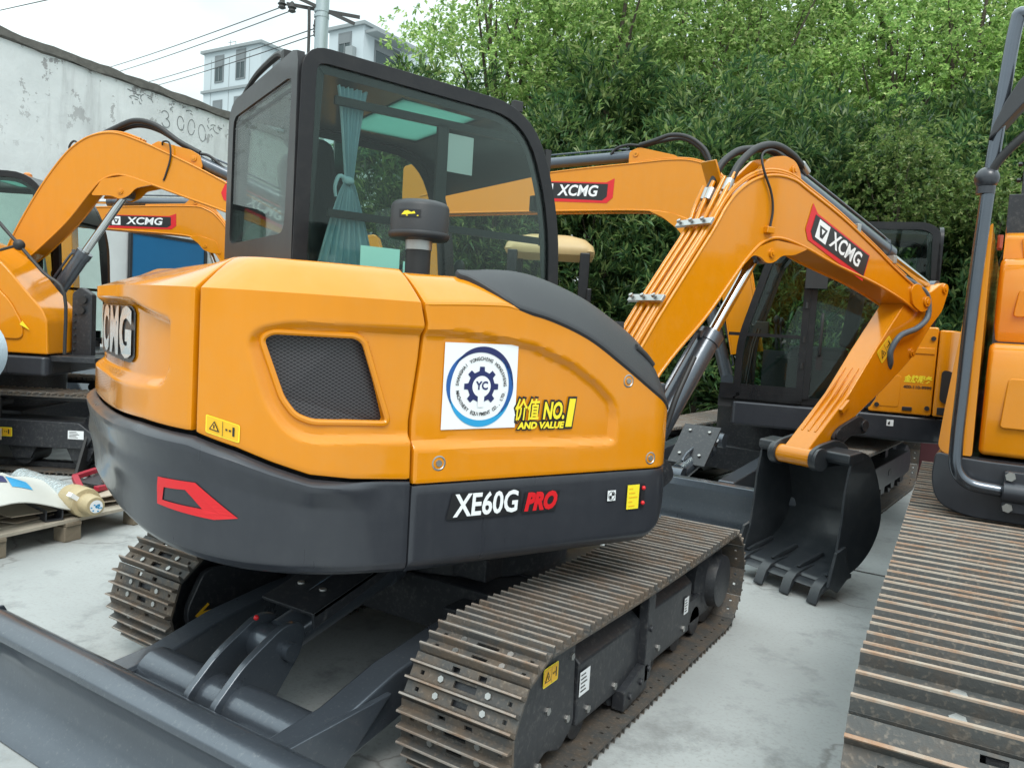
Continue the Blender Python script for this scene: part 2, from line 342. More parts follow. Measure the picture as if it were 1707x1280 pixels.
# ================================================================ crawler track, shared by the machines
def shoe_mesh(w, p, ng, gh, m0, m1, detail=True):
    mb = MB(); hw = w/2; th = .009; y0, y1 = -p*.49, p*.53
    gys = [-.43*p, -.06*p, .31*p] if ng == 3 else [(-.5+(i+.5)/ng)*p for i in range(ng)]
    holes = []
    if detail:
        s = w/.4
        for i, (sl, hh) in enumerate(((.028, .009), (.040, .010))):
            yc = (gys[i]+gys[i+1])/2; holes += [(-sl*s, sl*s, yc-hh, yc+hh)]+[(q*.158*s-.007, q*.158*s+.007, yc-.006, yc+.006) for q in (-1, 1)]
        yc = y1-.012; holes += [(-.062*s, -.034*s, yc-.012, yc+.004), (.034*s, .062*s, yc-.012, yc+.004)]
    xs = sorted(set([-hw, hw]+[round(h[i], 5) for h in holes for i in (0, 1)])); ys = sorted(set([y0, y1]+[round(h[i], 5) for h in holes for i in (2, 3)]))
    solid = lambda i, j: 0 <= i < len(xs)-1 and 0 <= j < len(ys)-1 and not any(h[0]-1e-6 < (xs[i]+xs[i+1])/2 < h[1]+1e-6 and h[2]-1e-6 < (ys[j]+ys[j+1])/2 < h[3]+1e-6 for h in holes)
    vid = {}
    def V(i, j, z):
        if (i, j, z) not in vid: vid[(i, j, z)] = mb.V((xs[i], ys[j], z*th))
        return vid[(i, j, z)]
    for i in range(len(xs)-1):
        for j in range(len(ys)-1):
            if not solid(i, j): continue
            mb.F((V(i,j,1), V(i+1,j,1), V(i+1,j+1,1), V(i,j+1,1))); mb.F((V(i,j,0), V(i,j+1,0), V(i+1,j+1,0), V(i+1,j,0)))
            if not solid(i-1, j): mb.F((V(i,j,0), V(i,j,1), V(i,j+1,1), V(i,j+1,0)))
            if not solid(i+1, j): mb.F((V(i+1,j,0), V(i+1,j+1,0), V(i+1,j+1,1), V(i+1,j,1)))
            if not solid(i, j-1): mb.F((V(i,j,0), V(i+1,j,0), V(i+1,j,1), V(i,j,1)))
            if not solid(i, j+1): mb.F((V(i,j+1,0), V(i,j+1,1), V(i+1,j+1,1), V(i+1,j+1,0)))
    mb.mi = 1
    for k, gy in enumerate(gys):
        b = .0085 if w < .5 else .012
        mb.mi = 0; e = gh*.14; Q = [(gy-b, th-.001), (gy-b*.45, th+gh-e), (gy-b*.30, th+gh), (gy+b*.30, th+gh), (gy+b*.42, th+gh-e), (gy+b*.8, th-.001)]
        A, B = [mb.V((-hw+.001, *q)) for q in Q], [mb.V((hw-.001, *q)) for q in Q]; mb.F(A[::-1]); mb.F(B)
        for i in range(5): mb.mi = 1 if i in (1, 2, 3) else 0; mb.F((A[i], A[i+1], B[i+1], B[i]))  # flanks keep the dark plate colour as painted shade; worn tops painted as lit
    if detail:
        mb.mi = 2
        for i in range(2):
            yc = (gys[i]+gys[i+1])/2
            for q in (-1, 1): mb.cyl((q*.085*w/.4, yc, th-.001), (q*.085*w/.4, yc, th+.007), .0105*w/.4, n=6)
    return mb.mesh('track_shoe', [m0, m1, M_STL], smooth=25)
def track_pos(L, h, t0, sag, cz=None):
    r = h/2-t0; zc = h/2; c = L-h/2; P = []
    for i in range(60): P.append((c*(1-2*i/59), zc+r-sag*math.sin(math.pi*i/59)))       # top run, rear to front
    for i in range(1, 40): a = math.pi/2+math.pi*i/40; P.append((-c+r*math.cos(a), zc+r*math.sin(a)))
    for i in range(60): P.append((-c+2*c*i/59, zc-r))
    for i in range(1, 40): a = -math.pi/2+math.pi*i/40; P.append((c+r*math.cos(a), zc+r*math.sin(a)))
    return P
def lay_track(parent, M, xc, w, L, h, p, ng, gh, m0, m1, sag=.012, detail=True, phase=0.0, me=None):
    t0 = gh+.009; P = track_pos(L, h, t0, sag); n = len(P); seg = [math.dist(P[i], P[(i+1) % n]) for i in range(n)]; tot = sum(seg); cnt = round(tot/p)
    ch = MB(); prof = [(q[0], q[1]) for q in P]; ch.prism(offs(prof, .004), xc-.055*w/.4, xc+.055*w/.4, 'x', hole=offs(prof, .045))
    tr = part('crawler_track', ch, M_CHAR, parent, M)
    me = me or shoe_mesh(w, tot/cnt*1.0, ng, gh, m0, m1, detail)
    for k in range(cnt):
        d = (k+phase)*tot/cnt; i = 0
        while d > seg[i]: d -= seg[i]; i = (i+1) % n
        a, b = P[i], P[(i+1) % n]; t = d/seg[i]; y, z = a[0]+(b[0]-a[0])*t, a[1]+(b[1]-a[1])*t
        # smooth tangent
        q0, q1 = P[i-2], P[(i+3) % n]; ty, tz = q1[0]-q0[0], q1[1]-q0[1]; l = math.hypot(ty, tz); ty /= l; tz /= l
        # travel direction runs front-wards on top; outward normal = (tz,-ty) turned away from the middle
        ny, nz = tz, -ty
        if ny*(y)+nz*(z-h/2) < 0: ny, nz = -ny, -nz
        X = Vector((1, 0, 0)); Z = Vector((0, ny, nz)); Y = Z.cross(X)
        Mk = Matrix((X, Y, Z)).transposed().to_4x4(); Mk.translation = (xc, y, z)
        put('track_shoe', me, tr, Mk)
    return tr, me
I4 = Matrix.Identity(4)
def Rz(a): return Matrix.Rotation(a, 4, 'Z')
# ---------------------------------------------------------------- lettering
def brand_decal(fn, W_, H_, mirror=1):
    """red and black brand plate with white emblem and letters; fn maps plate coordinates to points. mirror=-1: red flash on the right"""
    mb = MB(); m = mirror; w, h = W_/2, H_/2
    P = [(-w, h*.95), (-w+.10*W_, h*.62), (w, h*.62), (w, -h), (-w+.07*W_, -h), (-w, -h*.55)]
    mb.mi = 0; poly(mb, fn, [(x*m, y) for x, y in P], .0025)
    P = [(-w+.075*W_, h*.50), (w-.012*W_, h*.54), (w-.012*W_, -h*.72), (-w+.13*W_, -h*.80), (-w+.075*W_, -h*.5)]
    mb.mi = 1; poly(mb, fn, [(x*m, y) for x, y in P], .004)
    cx = -.27*W_ if m > 0 else -.35*W_
    e = H_*.26; mb.mi = 2
    poly(mb, fn, [(cx-e, -e-.05*H_), (cx+e, -e-.05*H_), (cx+e, e-.05*H_), (cx-e, e-.05*H_)], .0055)
    mb.mi = 1; tri = [(cx-e*.72, e*.45-.05*H_), (cx+e*.72, e*.45-.05*H_), (cx+e*.25, -e*.7-.05*H_), (cx-e*.25, -e*.7-.05*H_)]; poly(mb, fn, tri, .0065)
    mb.mi = 2; tri = [(cx-e*.33, e*.22-.05*H_), (cx+e*.33, e*.22-.05*H_), (cx, -e*.36-.05*H_)]; poly(mb, fn, tri, .0075)
    ox = .12*W_ if m > 0 else .05*W_
    text(mb, 'XCMG', lambda x, y: fn(ox+x, y-.06*H_, .006), width=W_*.52, size=H_*.60, bold=H_*.016, shear=.16)
    return mb
def warn_decal(fn, W_, H_, cells=1):
    mb = MB(); w, h = W_/2, H_/2; mb.mi = 0; poly(mb, fn, rpoly([(-w,-h),(w,-h),(w,h),(-w,h)], H_*.12), .002)
    mb.mi = 1; poly(mb, fn, [(-w*.92,-h*.86),(w*.92,-h*.86),(w*.92,h*.86),(-w*.92,h*.86)], .003)
    mb.mi = 2; c = -w*.45; s = h*.62
    poly(mb, fn, [(c-s, -s*.8), (c+s, -s*.8), (c, s*.95)], .004); mb.mi = 1; poly(mb, fn, [(c-s*.66, -s*.6), (c+s*.66, -s*.6), (c, s*.58)], .005)
    mb.mi = 2; poly(mb, fn, [(c-s*.12, -s*.4), (c+s*.12, -s*.4), (c+s*.12, s*.25), (c-s*.12, s*.25)], .006)
    poly(mb, fn, [(w*.02, -h*.8), (w*.05, -h*.8), (w*.05, h*.8), (w*.02, h*.8)], .004)
    for k in range(3): poly(mb, fn, [(w*(.2+.2*k), -h*.05-h*.1*(k == 2)*4), (w*(.32+.2*k), -h*.05-h*.1*(k == 2)*4), (w*(.32+.2*k), h*.15+h*.4*(k == 2)), (w*(.2+.2*k), h*.15+h*.4*(k == 2))], .004)
    return mb
DM = [M_RED, M_BLKV, M_WHT]
WM = [M_LEMON, M_YELV, M_BLKV]
def note_decal(fn, W_, H_):
    mb = MB(); w, h = W_/2, H_/2; mb.mi = 0; poly(mb, fn, [(-w,-h),(w,-h),(w,h),(-w,h)], .002); mb.mi = 1
    for k in range(5): y = h*(.7-.33*k); poly(mb, fn, [(-w*.8, y-h*.06), (w*(.1+.35*((k*7) % 3)/2), y-h*.06), (w*(.1+.35*((k*7) % 3)/2), y+h*.06), (-w*.8, y+h*.06)], .003)
    return mb
def side_plane(x, sgn=1): return lambda a, z, h=0: Vector((x+sgn*h, a, z))
# ---------------------------------------------------------------- boom, stick and bucket from side outlines (y forward, z up)
def box_arm(name, P, x0, x1, mats, root, M, rim=None, bevel=.006):
    mb = MB(); mb.prism(P, x0, x1)
    o = part(name, mb, mats, root, M, bevel=bevel)
    return o
def ram(root, M, p0, p1, frac, rb, rr, name='hydraulic_cylinder', n=24):
    p0, p1 = Vector(p0), Vector(p1); d = (p1-p0).normalized(); q = p0+(p1-p0)*frac; ax = Vector((1, 0, 0))
    mb = MB(); mb.cyl(p0+d*rb*.6, q, rb, n=n); mb.cyl(q-d*.05, q+d*.012, rb*1.10, n=n); mb.cyl(p0-ax*rb*.9, p0+ax*rb*.9, rb*.95, n=n)
    up = d.cross(ax).normalized(); up = up if up.z > 0 else -up
    mb.tube([q-d*.06+up*rb*1.2, q-d*.10+up*rb*1.45, p0+d*.2+up*rb*1.45, p0+d*.12+up*rb*1.0], rb*.17, n=8, k=3); mb.box(q-d*.04+up*rb*1.1, (rb*.7, rb*.7, rb*.6))
    c = part(name, mb, M_BLADE, root, M)
    rd = MB(); rd.cyl(q, p1-d*rr*1.2, rr, n=n); ro = part('piston_rod', rd, M_CHR, c)
    ey = MB(); ey.cyl(p1-ax*rr*1.6, p1+ax*rr*1.6, rr*1.75, n=n); part('rod_eye', ey, M_BLADE, c)
    return c
def pin(mb, x0, x1, y, z, r): mb.cyl((x0, y, z), (x1, y, z), r, n=20); mb.cyl((x1, y, z), (x1+.006, y, z), r*.55, n=6)
def hose(mb, P, r=.016, k=8, coil=False):
    mb.tube(P, r, n=10, k=k)
def bucket(root, M, Lp, x0, x1, front, back, lip, mats=None):
    """front: list of (y,z) down the open edge; back: list down the shell; lip: floor edge"""
    mt = mats or M_BLADE; th = .012
    outer = back; mb = MB()
    # shell sheet (thick)
    inn = []
    A = [[mb.V((x, y, z)) for y, z in outer] for x in (x0, x1)]
    off = offs(outer+front[::-1], .012)[:len(outer)]
    B = [[mb.V((x, y, z)) for y, z in off] for x in (x0, x1)]
    for i in range(len(outer)-1):
        mb.F((A[0][i], A[1][i], A[1][i+1], A[0][i+1])); mb.F((B[0][i], B[0][i+1], B[1][i+1], B[1][i]))
    for i in (0, len(outer)-1): mb.F((A[0][i], B[0][i], B[1][i], A[1][i]))
    for s in (0, 1): mb.quadstrip(A[s], B[s])
    sh = part('bucket', mb, mt, root, M, smooth=50)
    sd = outer+front[::-1]
    for x in (x0, x1):
        s = 1 if x == x1 else -1; m2 = MB(); m2.prism(offs(sd, -.008), x-(.014 if s > 0 else .002), x+(.002 if s > 0 else .014)); part('side_plate', m2, mt, sh, bevel=.004)
        m3 = MB(); fy, fz = front[-1]; e = [(fy-.03, fz-.02), (fy+.02, fz+.17), (fy+.10, fz+.20), (fy+.16, fz+.02), (fy+.06, fz-.06)]
        m3.prism(e, x+s*.003, x+s*.022); part('side_cutter', m3, mt, sh, bevel=.003)
    return sh
# ================================================================ main machine
E1 = thing('excavator', (0, 0, 0), 0, 'orange compact excavator in the foreground with a white round-emblem sticker on its side', 'excavator', 'excavators parked in the yard')
TH = R(24); U = Rz(-TH)
_, SHOE = lay_track(E1, I4, .77, .40, 1.144, .515, .135, 3, .026, M_SHOE, M_GROU)
lay_track(E1, I4, -.77, .40, 1.144, .515, .135, 3, .026, M_SHOE, M_GROU, phase=.4, me=SHOE)
for s in (1, -1):
    X = lambda x: s*x
    lo, hi = sorted((X(.60), X(.895)))
    g = MB(); P = rpoly([(-1.085,.27),(-1.00,.40),(-.86,.468),(-.63,.44),(-.61,.13),(-.70,.075),(-.80,.115),(-.90,.05),(-1.02,.07),(-1.075,.15)], .03)
    a, b = sorted((X(.865), X(.90))); g.prism(P, a, b)
    gd = part('idler_guard', g, M_CHAR, E1, bevel=.006)
    for y, z in ((-.66,.17),(-.84,.085),(-.93,.075),(-1.0,.10),(-.80,.25),(-.655,.38)): bt = MB(); bt.cyl((X(.898), y, z), (X(.906), y, z), .013, n=6); part('guard_bolt', bt, M_STL, gd)
    fr = MB()
    def beam(y0, y1, zl, zt):
        C = [(X(.62), zl), (X(.905), zl), (X(.905), zt), (X(.80), zt+.085), (X(.62), zt+.085)]
        fr.prism(C, y0, y1, 'y')
    beam(-.60, -.08, .115, .335); beam(.0, .50, .115, .345)
    fr.box((X(.76), .2, .17), (.24, 1.9, .12))
    bm_ = part('track_frame', fr, M_CHAR, E1, bevel=.008)
    b2 = MB(); a, b = sorted((X(.895), X(.935)))
    b2.prism([(-.085,.09),(-.02,.09),(-.015,.44),(-.03,.475),(-.075,.475),(-.085,.44)], a, b); b2.prism([(-.27,.045),(-.05,.06),(-.05,.16),(-.10,.165),(-.27,.12)], a-.01*s, b)
    for y, z in ((-.22,.09),(-.12,.11),(-.05,.14),(-.05,.30)): b2.cyl((X(.93), y, z), (X(.945), y, z), .014, n=6)
    part('frame_bracket', b2, M_CHAR, bm_, bevel=.004)
    for y, z in ((-.52,.15),(-.30,.15),(.12,.16),(.42,.15)): bb = MB(); bb.cyl((X(.903), y, z), (X(.912), y, z), .014, n=6); part('frame_bolt', bb, M_STL, bm_)
    for y in (-.55, -.25, .1, .4, .65):
        r_ = MB(); r_.cyl((X(.66), y, .115), (X(.88), y, .115), .065); part('track_roller', r_, M_CHAR, E1)
    sp = MB(); sp.lathe((X(.66), .886, .2575), (s, 0, 0), [(0,.205),(.03,.215),(.20,.215),(.215,.17),(.225,.135),(.27,.125),(.275,.10),(.275,0)]); part('drive_sprocket', sp, M_CHAR, E1)
    idl = MB(); idl.cyl((X(.66), -.886, .2575), (X(.84), -.886, .2575), .20); part('idler_wheel', idl, M_CHAR, E1)
part('caution_decal', warn_decal(side_plane(.902), .01, .01) if 0 else warn_decal(lambda a, z, h=0: Vector((.902+h, -.80+a, .37+z)), .095, .062), WM, E1)
part('notice_decal', note_decal(lambda a, z, h=0: Vector((.908+h, -.565+a, .265+z)), .075, .085), [M_WHT, M_BLKV], E1)
part('notice_decal', note_decal(lambda a, z, h=0: Vector((.908+h, .43+a, .255+z)), .055, .075), [M_WHT, M_BLKV], E1)
ar = MB(); fn = lambda a, z, h=0: Vector((-.560+h, -.955+a*1.0, .247+z)); A_ = [(-.07,.004),(-.015,.042),(-.005,.034),(-.035,.013),(.07,.008),(.07,-.008),(-.035,-.004),(-.005,-.032),(-.015,-.042)]; poly(ar, fn, A_, .002)
gl = MB(); gl.prism(rpoly([(-1.06,.27),(-.98,.42),(-.60,.43),(-.60,.10),(-1.0,.08)], .04), -.595, -.565); gi = part('inner_guard', gl, M_CHAR, E1, bevel=.005)
part('direction_arrow', ar, M_YELV, E1)
for y, z in ((-.86,.11),(-.74,.15),(-.63,.18)):
    b_ = MB(); b_.lathe((-.565, y, z), (1,0,0), [(0,.022),(.012,.022),(.018,.012),(.022,0)], n=14); part('guard_bolt', b_, M_STL, gi)
# centre frame
cf = MB(); cf.box((0,0,.33), (1.0,.95,.20)); cf.box((0,.05,.38), (1.35,.50,.12)); cf.cyl((0,0,.43), (0,0,.56), .46); cf.cyl((0,0,.56), (0,0,.70), .40)
for s in (1,-1):
    cf.bar((s*.40,-.42,.36), (s*.60,-.50,.30), .12, .10); cf.box((s*.42,-.53,.33), (.20,.14,.12))
part('centre_frame', cf, M_CHAR, E1, bevel=.008)
for c_, d_ in (((.32,-.38,.50), (.16,.12,.09)), ((.10,-.42,.52), (.10,.06,.10))): vb = MB(); vb.box(c_, d_); part('valve_block', vb, M_CHAR, E1, bevel=.006)
hs = MB()
for dx, dz in ((0,0),(.03,.035),(.06,.0)):
    hose(hs, [(.06+dx,-.44,.545+dz),(.22+dx,-.36,.58+dz),(.42+dx,-.28,.62+dz),(.62,-.10,.63)], .013)
part('hydraulic_hose', hs, M_BLK, E1)
# dozer blade with its lift arms
bl = MB(); prof = [(-1.50,.285),(-1.525,.318),(-1.555,.332),(-1.600,.328),(-1.630,.305),(-1.632,.285),(-1.612,.265),(-1.592,.235),(-1.580,.19),(-1.585,.14),(-1.605,.09),(-1.64,.05),(-1.675,.022),(-1.69,.004),(-1.665,.004),(-1.62,.03),(-1.575,.07),(-1.55,.13),(-1.54,.20),(-1.53,.25)]
bl.prism(prof, -.955, .965); BL = part('dozer_blade', bl, M_BLADE, E1, bevel=.004, smooth=50)
for s in (1,-1):
    e = MB(); e.prism([(-1.50,.28),(-1.53,.335),(-1.61,.335),(-1.64,.30),(-1.60,.2),(-1.63,.08),(-1.69,.0),(-1.6,.0),(-1.52,.14)], .957*s if s < 0 else .967, (.957*s-.012) if s < 0 else .979); part('end_plate', e, M_BLADE, BL, bevel=.003)
    am = MB(); a, b = sorted((s*.365, s*.475)); dz_ = .0 if s > 0 else -.022; am.prism([(y, z+dz_*1.6) for y, z in ((-.50,.385),(-.74,.372),(-1.03,.335),(-1.26,.275),(-1.50,.255),(-1.54,.12),(-1.30,.12),(-.75,.22),(-.50,.25))], a, b)
    aa = part('blade_arm', am, M_BLADE, E1, bevel=.012)
    gs = MB(); a, b = sorted((s*.478, s*.50)); gs.prism([(-1.53,.29),(-1.53,.08),(-1.28,.14),(-1.08,.29)] if s > 0 else [(-1.53,.20),(-1.53,.06),(-1.40,.10),(-1.34,.17)], a, b) ; part('gusset', gs, M_BLADE, aa, bevel=.004)
ct = MB(); ct.cyl((-.37,-1.31,.185), (.37,-1.31,.185), .082, n=32); part('cross_tube', ct, M_BLADE, E1)
for s in (1,-1):
    st = MB(); st.box((s*.24,-1.46,.20), (.24,.10,.035), Matrix.Rotation(-.5, 3, 'X')); part('tube_stay', st, M_BLADE, E1, bevel=.004)
for s in (1,-1):
    cv = MB(); cv.prism(rpoly([(-1.42,.09),(-1.43,.22),(-1.30,.335),(-1.14,.42),(-1.05,.40),(-1.06,.31),(-1.18,.17),(-1.26,.07)], .05), s*.052, s*.080) if s > 0 else cv.prism(rpoly([(-1.42,.09),(-1.43,.22),(-1.30,.335),(-1.14,.42),(-1.05,.40),(-1.06,.31),(-1.18,.17),(-1.26,.07)], .05), -.080, -.052)
    part('clevis_plate', cv, M_BLADE, E1, bevel=.005)
ram(E1, I4, (0,-1.13,.325), (0,-.38,.50), .80, .066, .03, 'blade_cylinder')
pp = MB(); pp.cyl((-.10,-1.13,.325), (.105,-1.13,.325), .03); pp.mi = 1; pp.ball((-.045,-1.16,.415), .009); part('clevis_pin', pp, [M_BLADE, M_RED], E1)
cp = MB(); cp.prism([(-1.07,.445),(-.56,.575),(-.55,.56),(-1.06,.43)], -.13, .13); cp.prism([(-1.07,.445),(-.56,.575),(-.57,.53),(-1.06,.39)], .118, .13)
for x, y in ((-.06,-.95),(.05,-.95),(-.06,-.68),(.05,-.68)): cp.mi = 1; cp.cyl((x,y,.445+(y+1.07)*.255), (x,y,.455+(y+1.07)*.255), .014, n=8)
part('cylinder_cover', cp, [M_CHAR, M_STL], E1, bevel=.003)
# ---------------------------------------------------------------- upper structure skins
NEXP = 3.2; _pl = [(.93, .33-1.13*i/60) for i in range(61)]+[(.93*math.cos(t)**(2/NEXP), -.8-.71*math.sin(t)**(2/NEXP)) for t in [math.pi/2*i/200 for i in range(1, 201)]]
_pl = _pl+[(-x, y) for x, y in _pl[::-1][1:]]
_S = [0]
for a, b in zip(_pl, _pl[1:]): _S.append(_S[-1]+math.dist(a, b))
SH = _S[-1]/2
def plan(s, off=0.0):
    s = max(0, min(_S[-1]-1e-6, s)); lo, hi = 0, len(_S)-1
    while hi-lo > 1:
        m = (lo+hi)//2
        if _S[m] <= s: lo = m
        else: hi = m
    t = (s-_S[lo])/max(1e-9, _S[lo+1]-_S[lo]); a, b = _pl[lo], _pl[lo+1]
    i0, i1 = max(0, lo-2), min(len(_pl)-1, lo+3); tx, ty = _pl[i1][0]-_pl[i0][0], _pl[i1][1]-_pl[i0][1]; l = math.hypot(tx, ty); nx, ny = -ty/l, tx/l
    x, y = a[0]+(b[0]-a[0])*t, a[1]+(b[1]-a[1])*t
    return x+nx*off, y+ny*off
_a, _b = plan(.5, .1), plan(.5)
SGN = 1 if _a[0] > _b[0] else -1
def PL(s, off=0): return plan(s, SGN*off)
mir = lambda s: s if s <= SH else 2*SH-s
zb_t = [(0,.947),(.9,.950),(1.106,.962),(1.292,.974),(1.413,.99),(1.514,1.025),(1.613,1.063),(1.743,1.098),(1.975,1.109),(2.2,1.105),(2.53,1.10)]
zbound = lambda s: lerp(mir(s), zb_t)
S_SEAM1, S_SEAM2 = 1.745, 1.10
EMB_A = rpoly([(1.60,1.354),(1.595,1.385),(1.565,1.412),(1.487,1.432),(.9,1.432),(.9,1.078),(1.424,1.083),(1.488,1.112),(1.546,1.185),(1.58,1.285)], .06, 4)
GRL = rpoly([(1.561,1.375),(1.533,1.395),(1.295,1.394),(1.268,1.379),(1.181,1.142),(1.411,1.148),(1.460,1.166),(1.497,1.212)], .02)
def roofz(s): return 1.603
CH = lambda s: .11+.20*sstep((mir(s)-1.55)/.6)      # chamfer depth in plan: wider round the back
def hood_pt(s, q, dep):
    """q in 0..1: boundary up the face to the crease, then over the chamfer and onto the top"""
    zl = zbound(s)+.014; zc = 1.505
    if q < .75:
        z = zl+(zc-zl)*q/.75; x, y = PL(s, -dep(s, z)); return Vector((x, y, z))
    t = (q-.75)/.25; h = CH(s)
    x, y = PL(s, -h*t-.0*t); z = zc+(1.603-zc)*(1-(1-t)**1.25)
    return Vector((x, y, z))
QS = [0, .02]+[.02+.72*i/76 for i in range(1, 77)]+[.75, .76, .80, .86, .92, .97, 1.0]
def depA(s, z): return .022*sstep(sdist(s, z, EMB_A)/.030) + .045*sstep((sdist(s, z, GRL)+.004)/.010)
p = MB(); ss = [S_SEAM2+.013+(S_SEAM1-S_SEAM2-.027)*i/130 for i in range(131)]
# seam 2 is bowed: pull its edge with height
def bow(z): return lerp(z, [(.95,.0),(1.15,.004),(1.33,-.018),(1.44,-.026),(1.5,-.010),(1.6,.016)])
def hoodA(s, q):
    v = hood_pt(s, q, depA); k = 1-min(1, (s-S_SEAM2)/.25)
    v.y -= bow(v.z)*k*1.0; return v
p.patch(hoodA, ss[::-1], QS); part('engine_hood', p, M_YEL, E1, U, smooth=28)
gm = MB(); P = offs(GRL, -.004); vs = [gm.V((*PL(s, -.050), z)) for s, z in P]; gm.F(vs); gp = part('grille_mesh', gm, M_MESH, E1, U, smooth=0)
gt = MB(); gt.tube([(*PL(s, -.020), z) for s, z in offs(GRL, -.002)], .0095, n=8, closed=True); part('grille_frame', gt, M_YEL, gp)
REC = rpoly([(1.84,1.262),(1.875,1.212),(2.02,1.205),(2*SH-2.02,1.205),(2*SH-1.875,1.212),(2*SH-1.84,1.262),(2*SH-1.84,1.47),(2*SH-2.1,1.47),(2.1,1.47),(1.84,1.42)], .03)
def depC(s, z): return .030*sstep(sdist(s, z, REC)/.035)
p = MB(); s0, s1 = S_SEAM1+.014, 2*SH-S_SEAM1-.014; ss = [s0+(s1-s0)*i/150 for i in range(151)]
p.patch(lambda s, q: hood_pt(s, q, depC), ss[::-1], QS); part('counterweight', p, M_YEL, E1, U, smooth=28)
lg = MB(); fnL = lambda x, y, h=0: Vector((*PL(SH-x, -.026+h), 1.354+y))
lg.mi = 0
for i in range(40):
    x0, x1 = -.41+.82*i/40, -.41+.82*(i+1)/40; q = lambda x: .088*(1-max(0, abs(x)/.41-.86)**2*12)
    poly(lg, fnL, [(x0,-q(x0)), (x1,-q(x1)), (x1,q(x1)), (x0,q(x0))], .002)
lg.mi = 1
for ch_, cx in (('X',-.33),('C',-.135),('M',.088),('G',.297)): text(lg, ch_, lambda x, y, cx=cx: fnL(cx+x, y-.004, .007), width=.178 if ch_ != 'M' else .20, size=.205, bold=.010)
part('brand_letters', lg, [M_BLKV, M_SILV], E1, U, smooth=0)
# left side hood panel (seen from beside)
p = MB(); ss = [2*SH-S_SEAM1+.004+(.66)*i/30 for i in range(31)]; p.patch(lambda s, q: hood_pt(s, q, lambda *a: 0), ss[::-1], QS[::4]+[1.0]); part('side_door', p, M_YEL, E1, U, smooth=28)
# hood top deck
td = MB(); PP = [PL(s, -CH(s)) for s in [S_SEAM2+.004+(2*SH-2*S_SEAM2-.008)*i/80 for i in range(81)]]; td.F([td.V((x, y, 1.602)) for x, y in PP]); vs = [td.V((x*.99, y*.99, 1.55)) for x, y in PP]; td.F(vs[::-1]); part('hood_top', td, M_YEL, E1, U, smooth=0)
# right front panel with fender
EMB_B = rpoly([(.9,1.428),(.62,1.430),(.481,1.420),(.333,1.398),(.172,1.340),(.056,1.273),(-.019,1.212),(-.040,1.149),(-.035,1.055),(-.005,1.045),(.9,1.062)], .02)   # x = -y
SLOW = [(-.80,1.50),(-.60,1.512),(-.469,1.516),(-.43,1.510),(-.289,1.486),(-.114,1.428),(.054,1.337),(.196,1.253),(.29,1.198),(.33,1.165)]
SUP = [(-.80,1.600),(-.565,1.606),(-.466,1.616),(-.361,1.618),(-.246,1.602),(-.088,1.557),(.032,1.505),(.187,1.42),(.298,1.33),(.34,1.285)]
def smoothtab(T):
    Q = catmull([(a, b, 0) for a, b in T], 8); return [(q.x, q.y) for q in Q]
SLOW, SUP = smoothtab(SLOW), smoothtab(SUP)
XF = lambda y: .93-.05*max(0, (y-.22)/.11)**2
def depB(y, z): return .022*sstep(sdist(-y, z, EMB_B)/.030)
def frontp(y, q):
    zt = lerp(y, SLOW); z = .960+(zt-.960)*q; yy = y-bow(z)*max(0, 1-(y+.775)/.25); return Vector((XF(y)-depB(y, z), yy, z))
p = MB(); ys = [-.762+1.087*i/110 for i in range(111)]; p.patch(frontp, ys, [i/56 for i in range(57)]); part('side_panel', p, M_YEL, E1, U, smooth=28)
# yellow shoulder behind the step, then the black anti-slip fender
p = MB(); p.patch(lambda y, q: Vector((.93-.115*q-.0, y-bow(1.5+.1*q)*max(0, 1-(y+.775)/.25)+(.0)*q, lerp(y, SLOW)+.001+(lerp(y, SUP)-.008-lerp(y, SLOW))*(1-(1-q)**1.3))), [-.762+.392*i/30 for i in range(31)], [0,.1,.3,.5,.7,.85,1]); part('panel_shoulder', p, M_YEL, E1, U, smooth=28)
st_t = [(-.585,.80),(-.565,.74),(-.50,.33),(-.46,.13),(-.42,.03),(-.36,.0),(.34,.0)]
def fend(y, q):
    q0 = lerp(y, st_t); k = q0+(1-q0)*q; zl, zu = lerp(y, SLOW), lerp(y, SUP); xx = XF(y)-.125*k
    return Vector((xx+.006, y, zl+.004+(zu+.012-zl)*(1-(1-k)**1.4)))
p = MB(); ys = [-.585+.905*i/90 for i in range(91)]; p.patch(fend, ys, [0,.05,.12,.25,.4,.55,.7,.82,.9,.95,1.0], rim=.02, rr=.01); fd = part('fender_cover', p, M_PLAS, E1, U, smooth=40)
sl = MB(); sl.tube([(.862,.155,1.398),(.862,.20,1.373),(.862,.245,1.334)], .016, n=10, k=4); part('grab_slot', sl, M_BLK, fd)
ft = MB(); ys = [-.42+.74*i/40 for i in range(41)]; ft.grid(lambda y, q: Vector((XF(y)-.118-q*.25, y, lerp(y, SUP)+.010-.04*q)), ys, [0,.3,.6,1]); part('step_top', ft, M_PLAS, E1, U)
fw_ = MB(); fw_.box((.73,.295,1.10), (.30,.04,.34)); fw_.box((.72,.30,.83), (.32,.04,.24)); part('front_wall', fw_, M_GRY, E1, U, bevel=.01)
iw = MB(); iw.box((.60,-.22,1.22), (.05,1.05,.55)); iw.box((-.05,-.60,1.27), (1.4,.5,.58)); iw.box((0,-.25,.86), (1.62,1.1,.17)); iw.box((-.55,.30,.88), (.72,.25,.14)); part('inner_deck', iw, M_CHAR, E1, U)
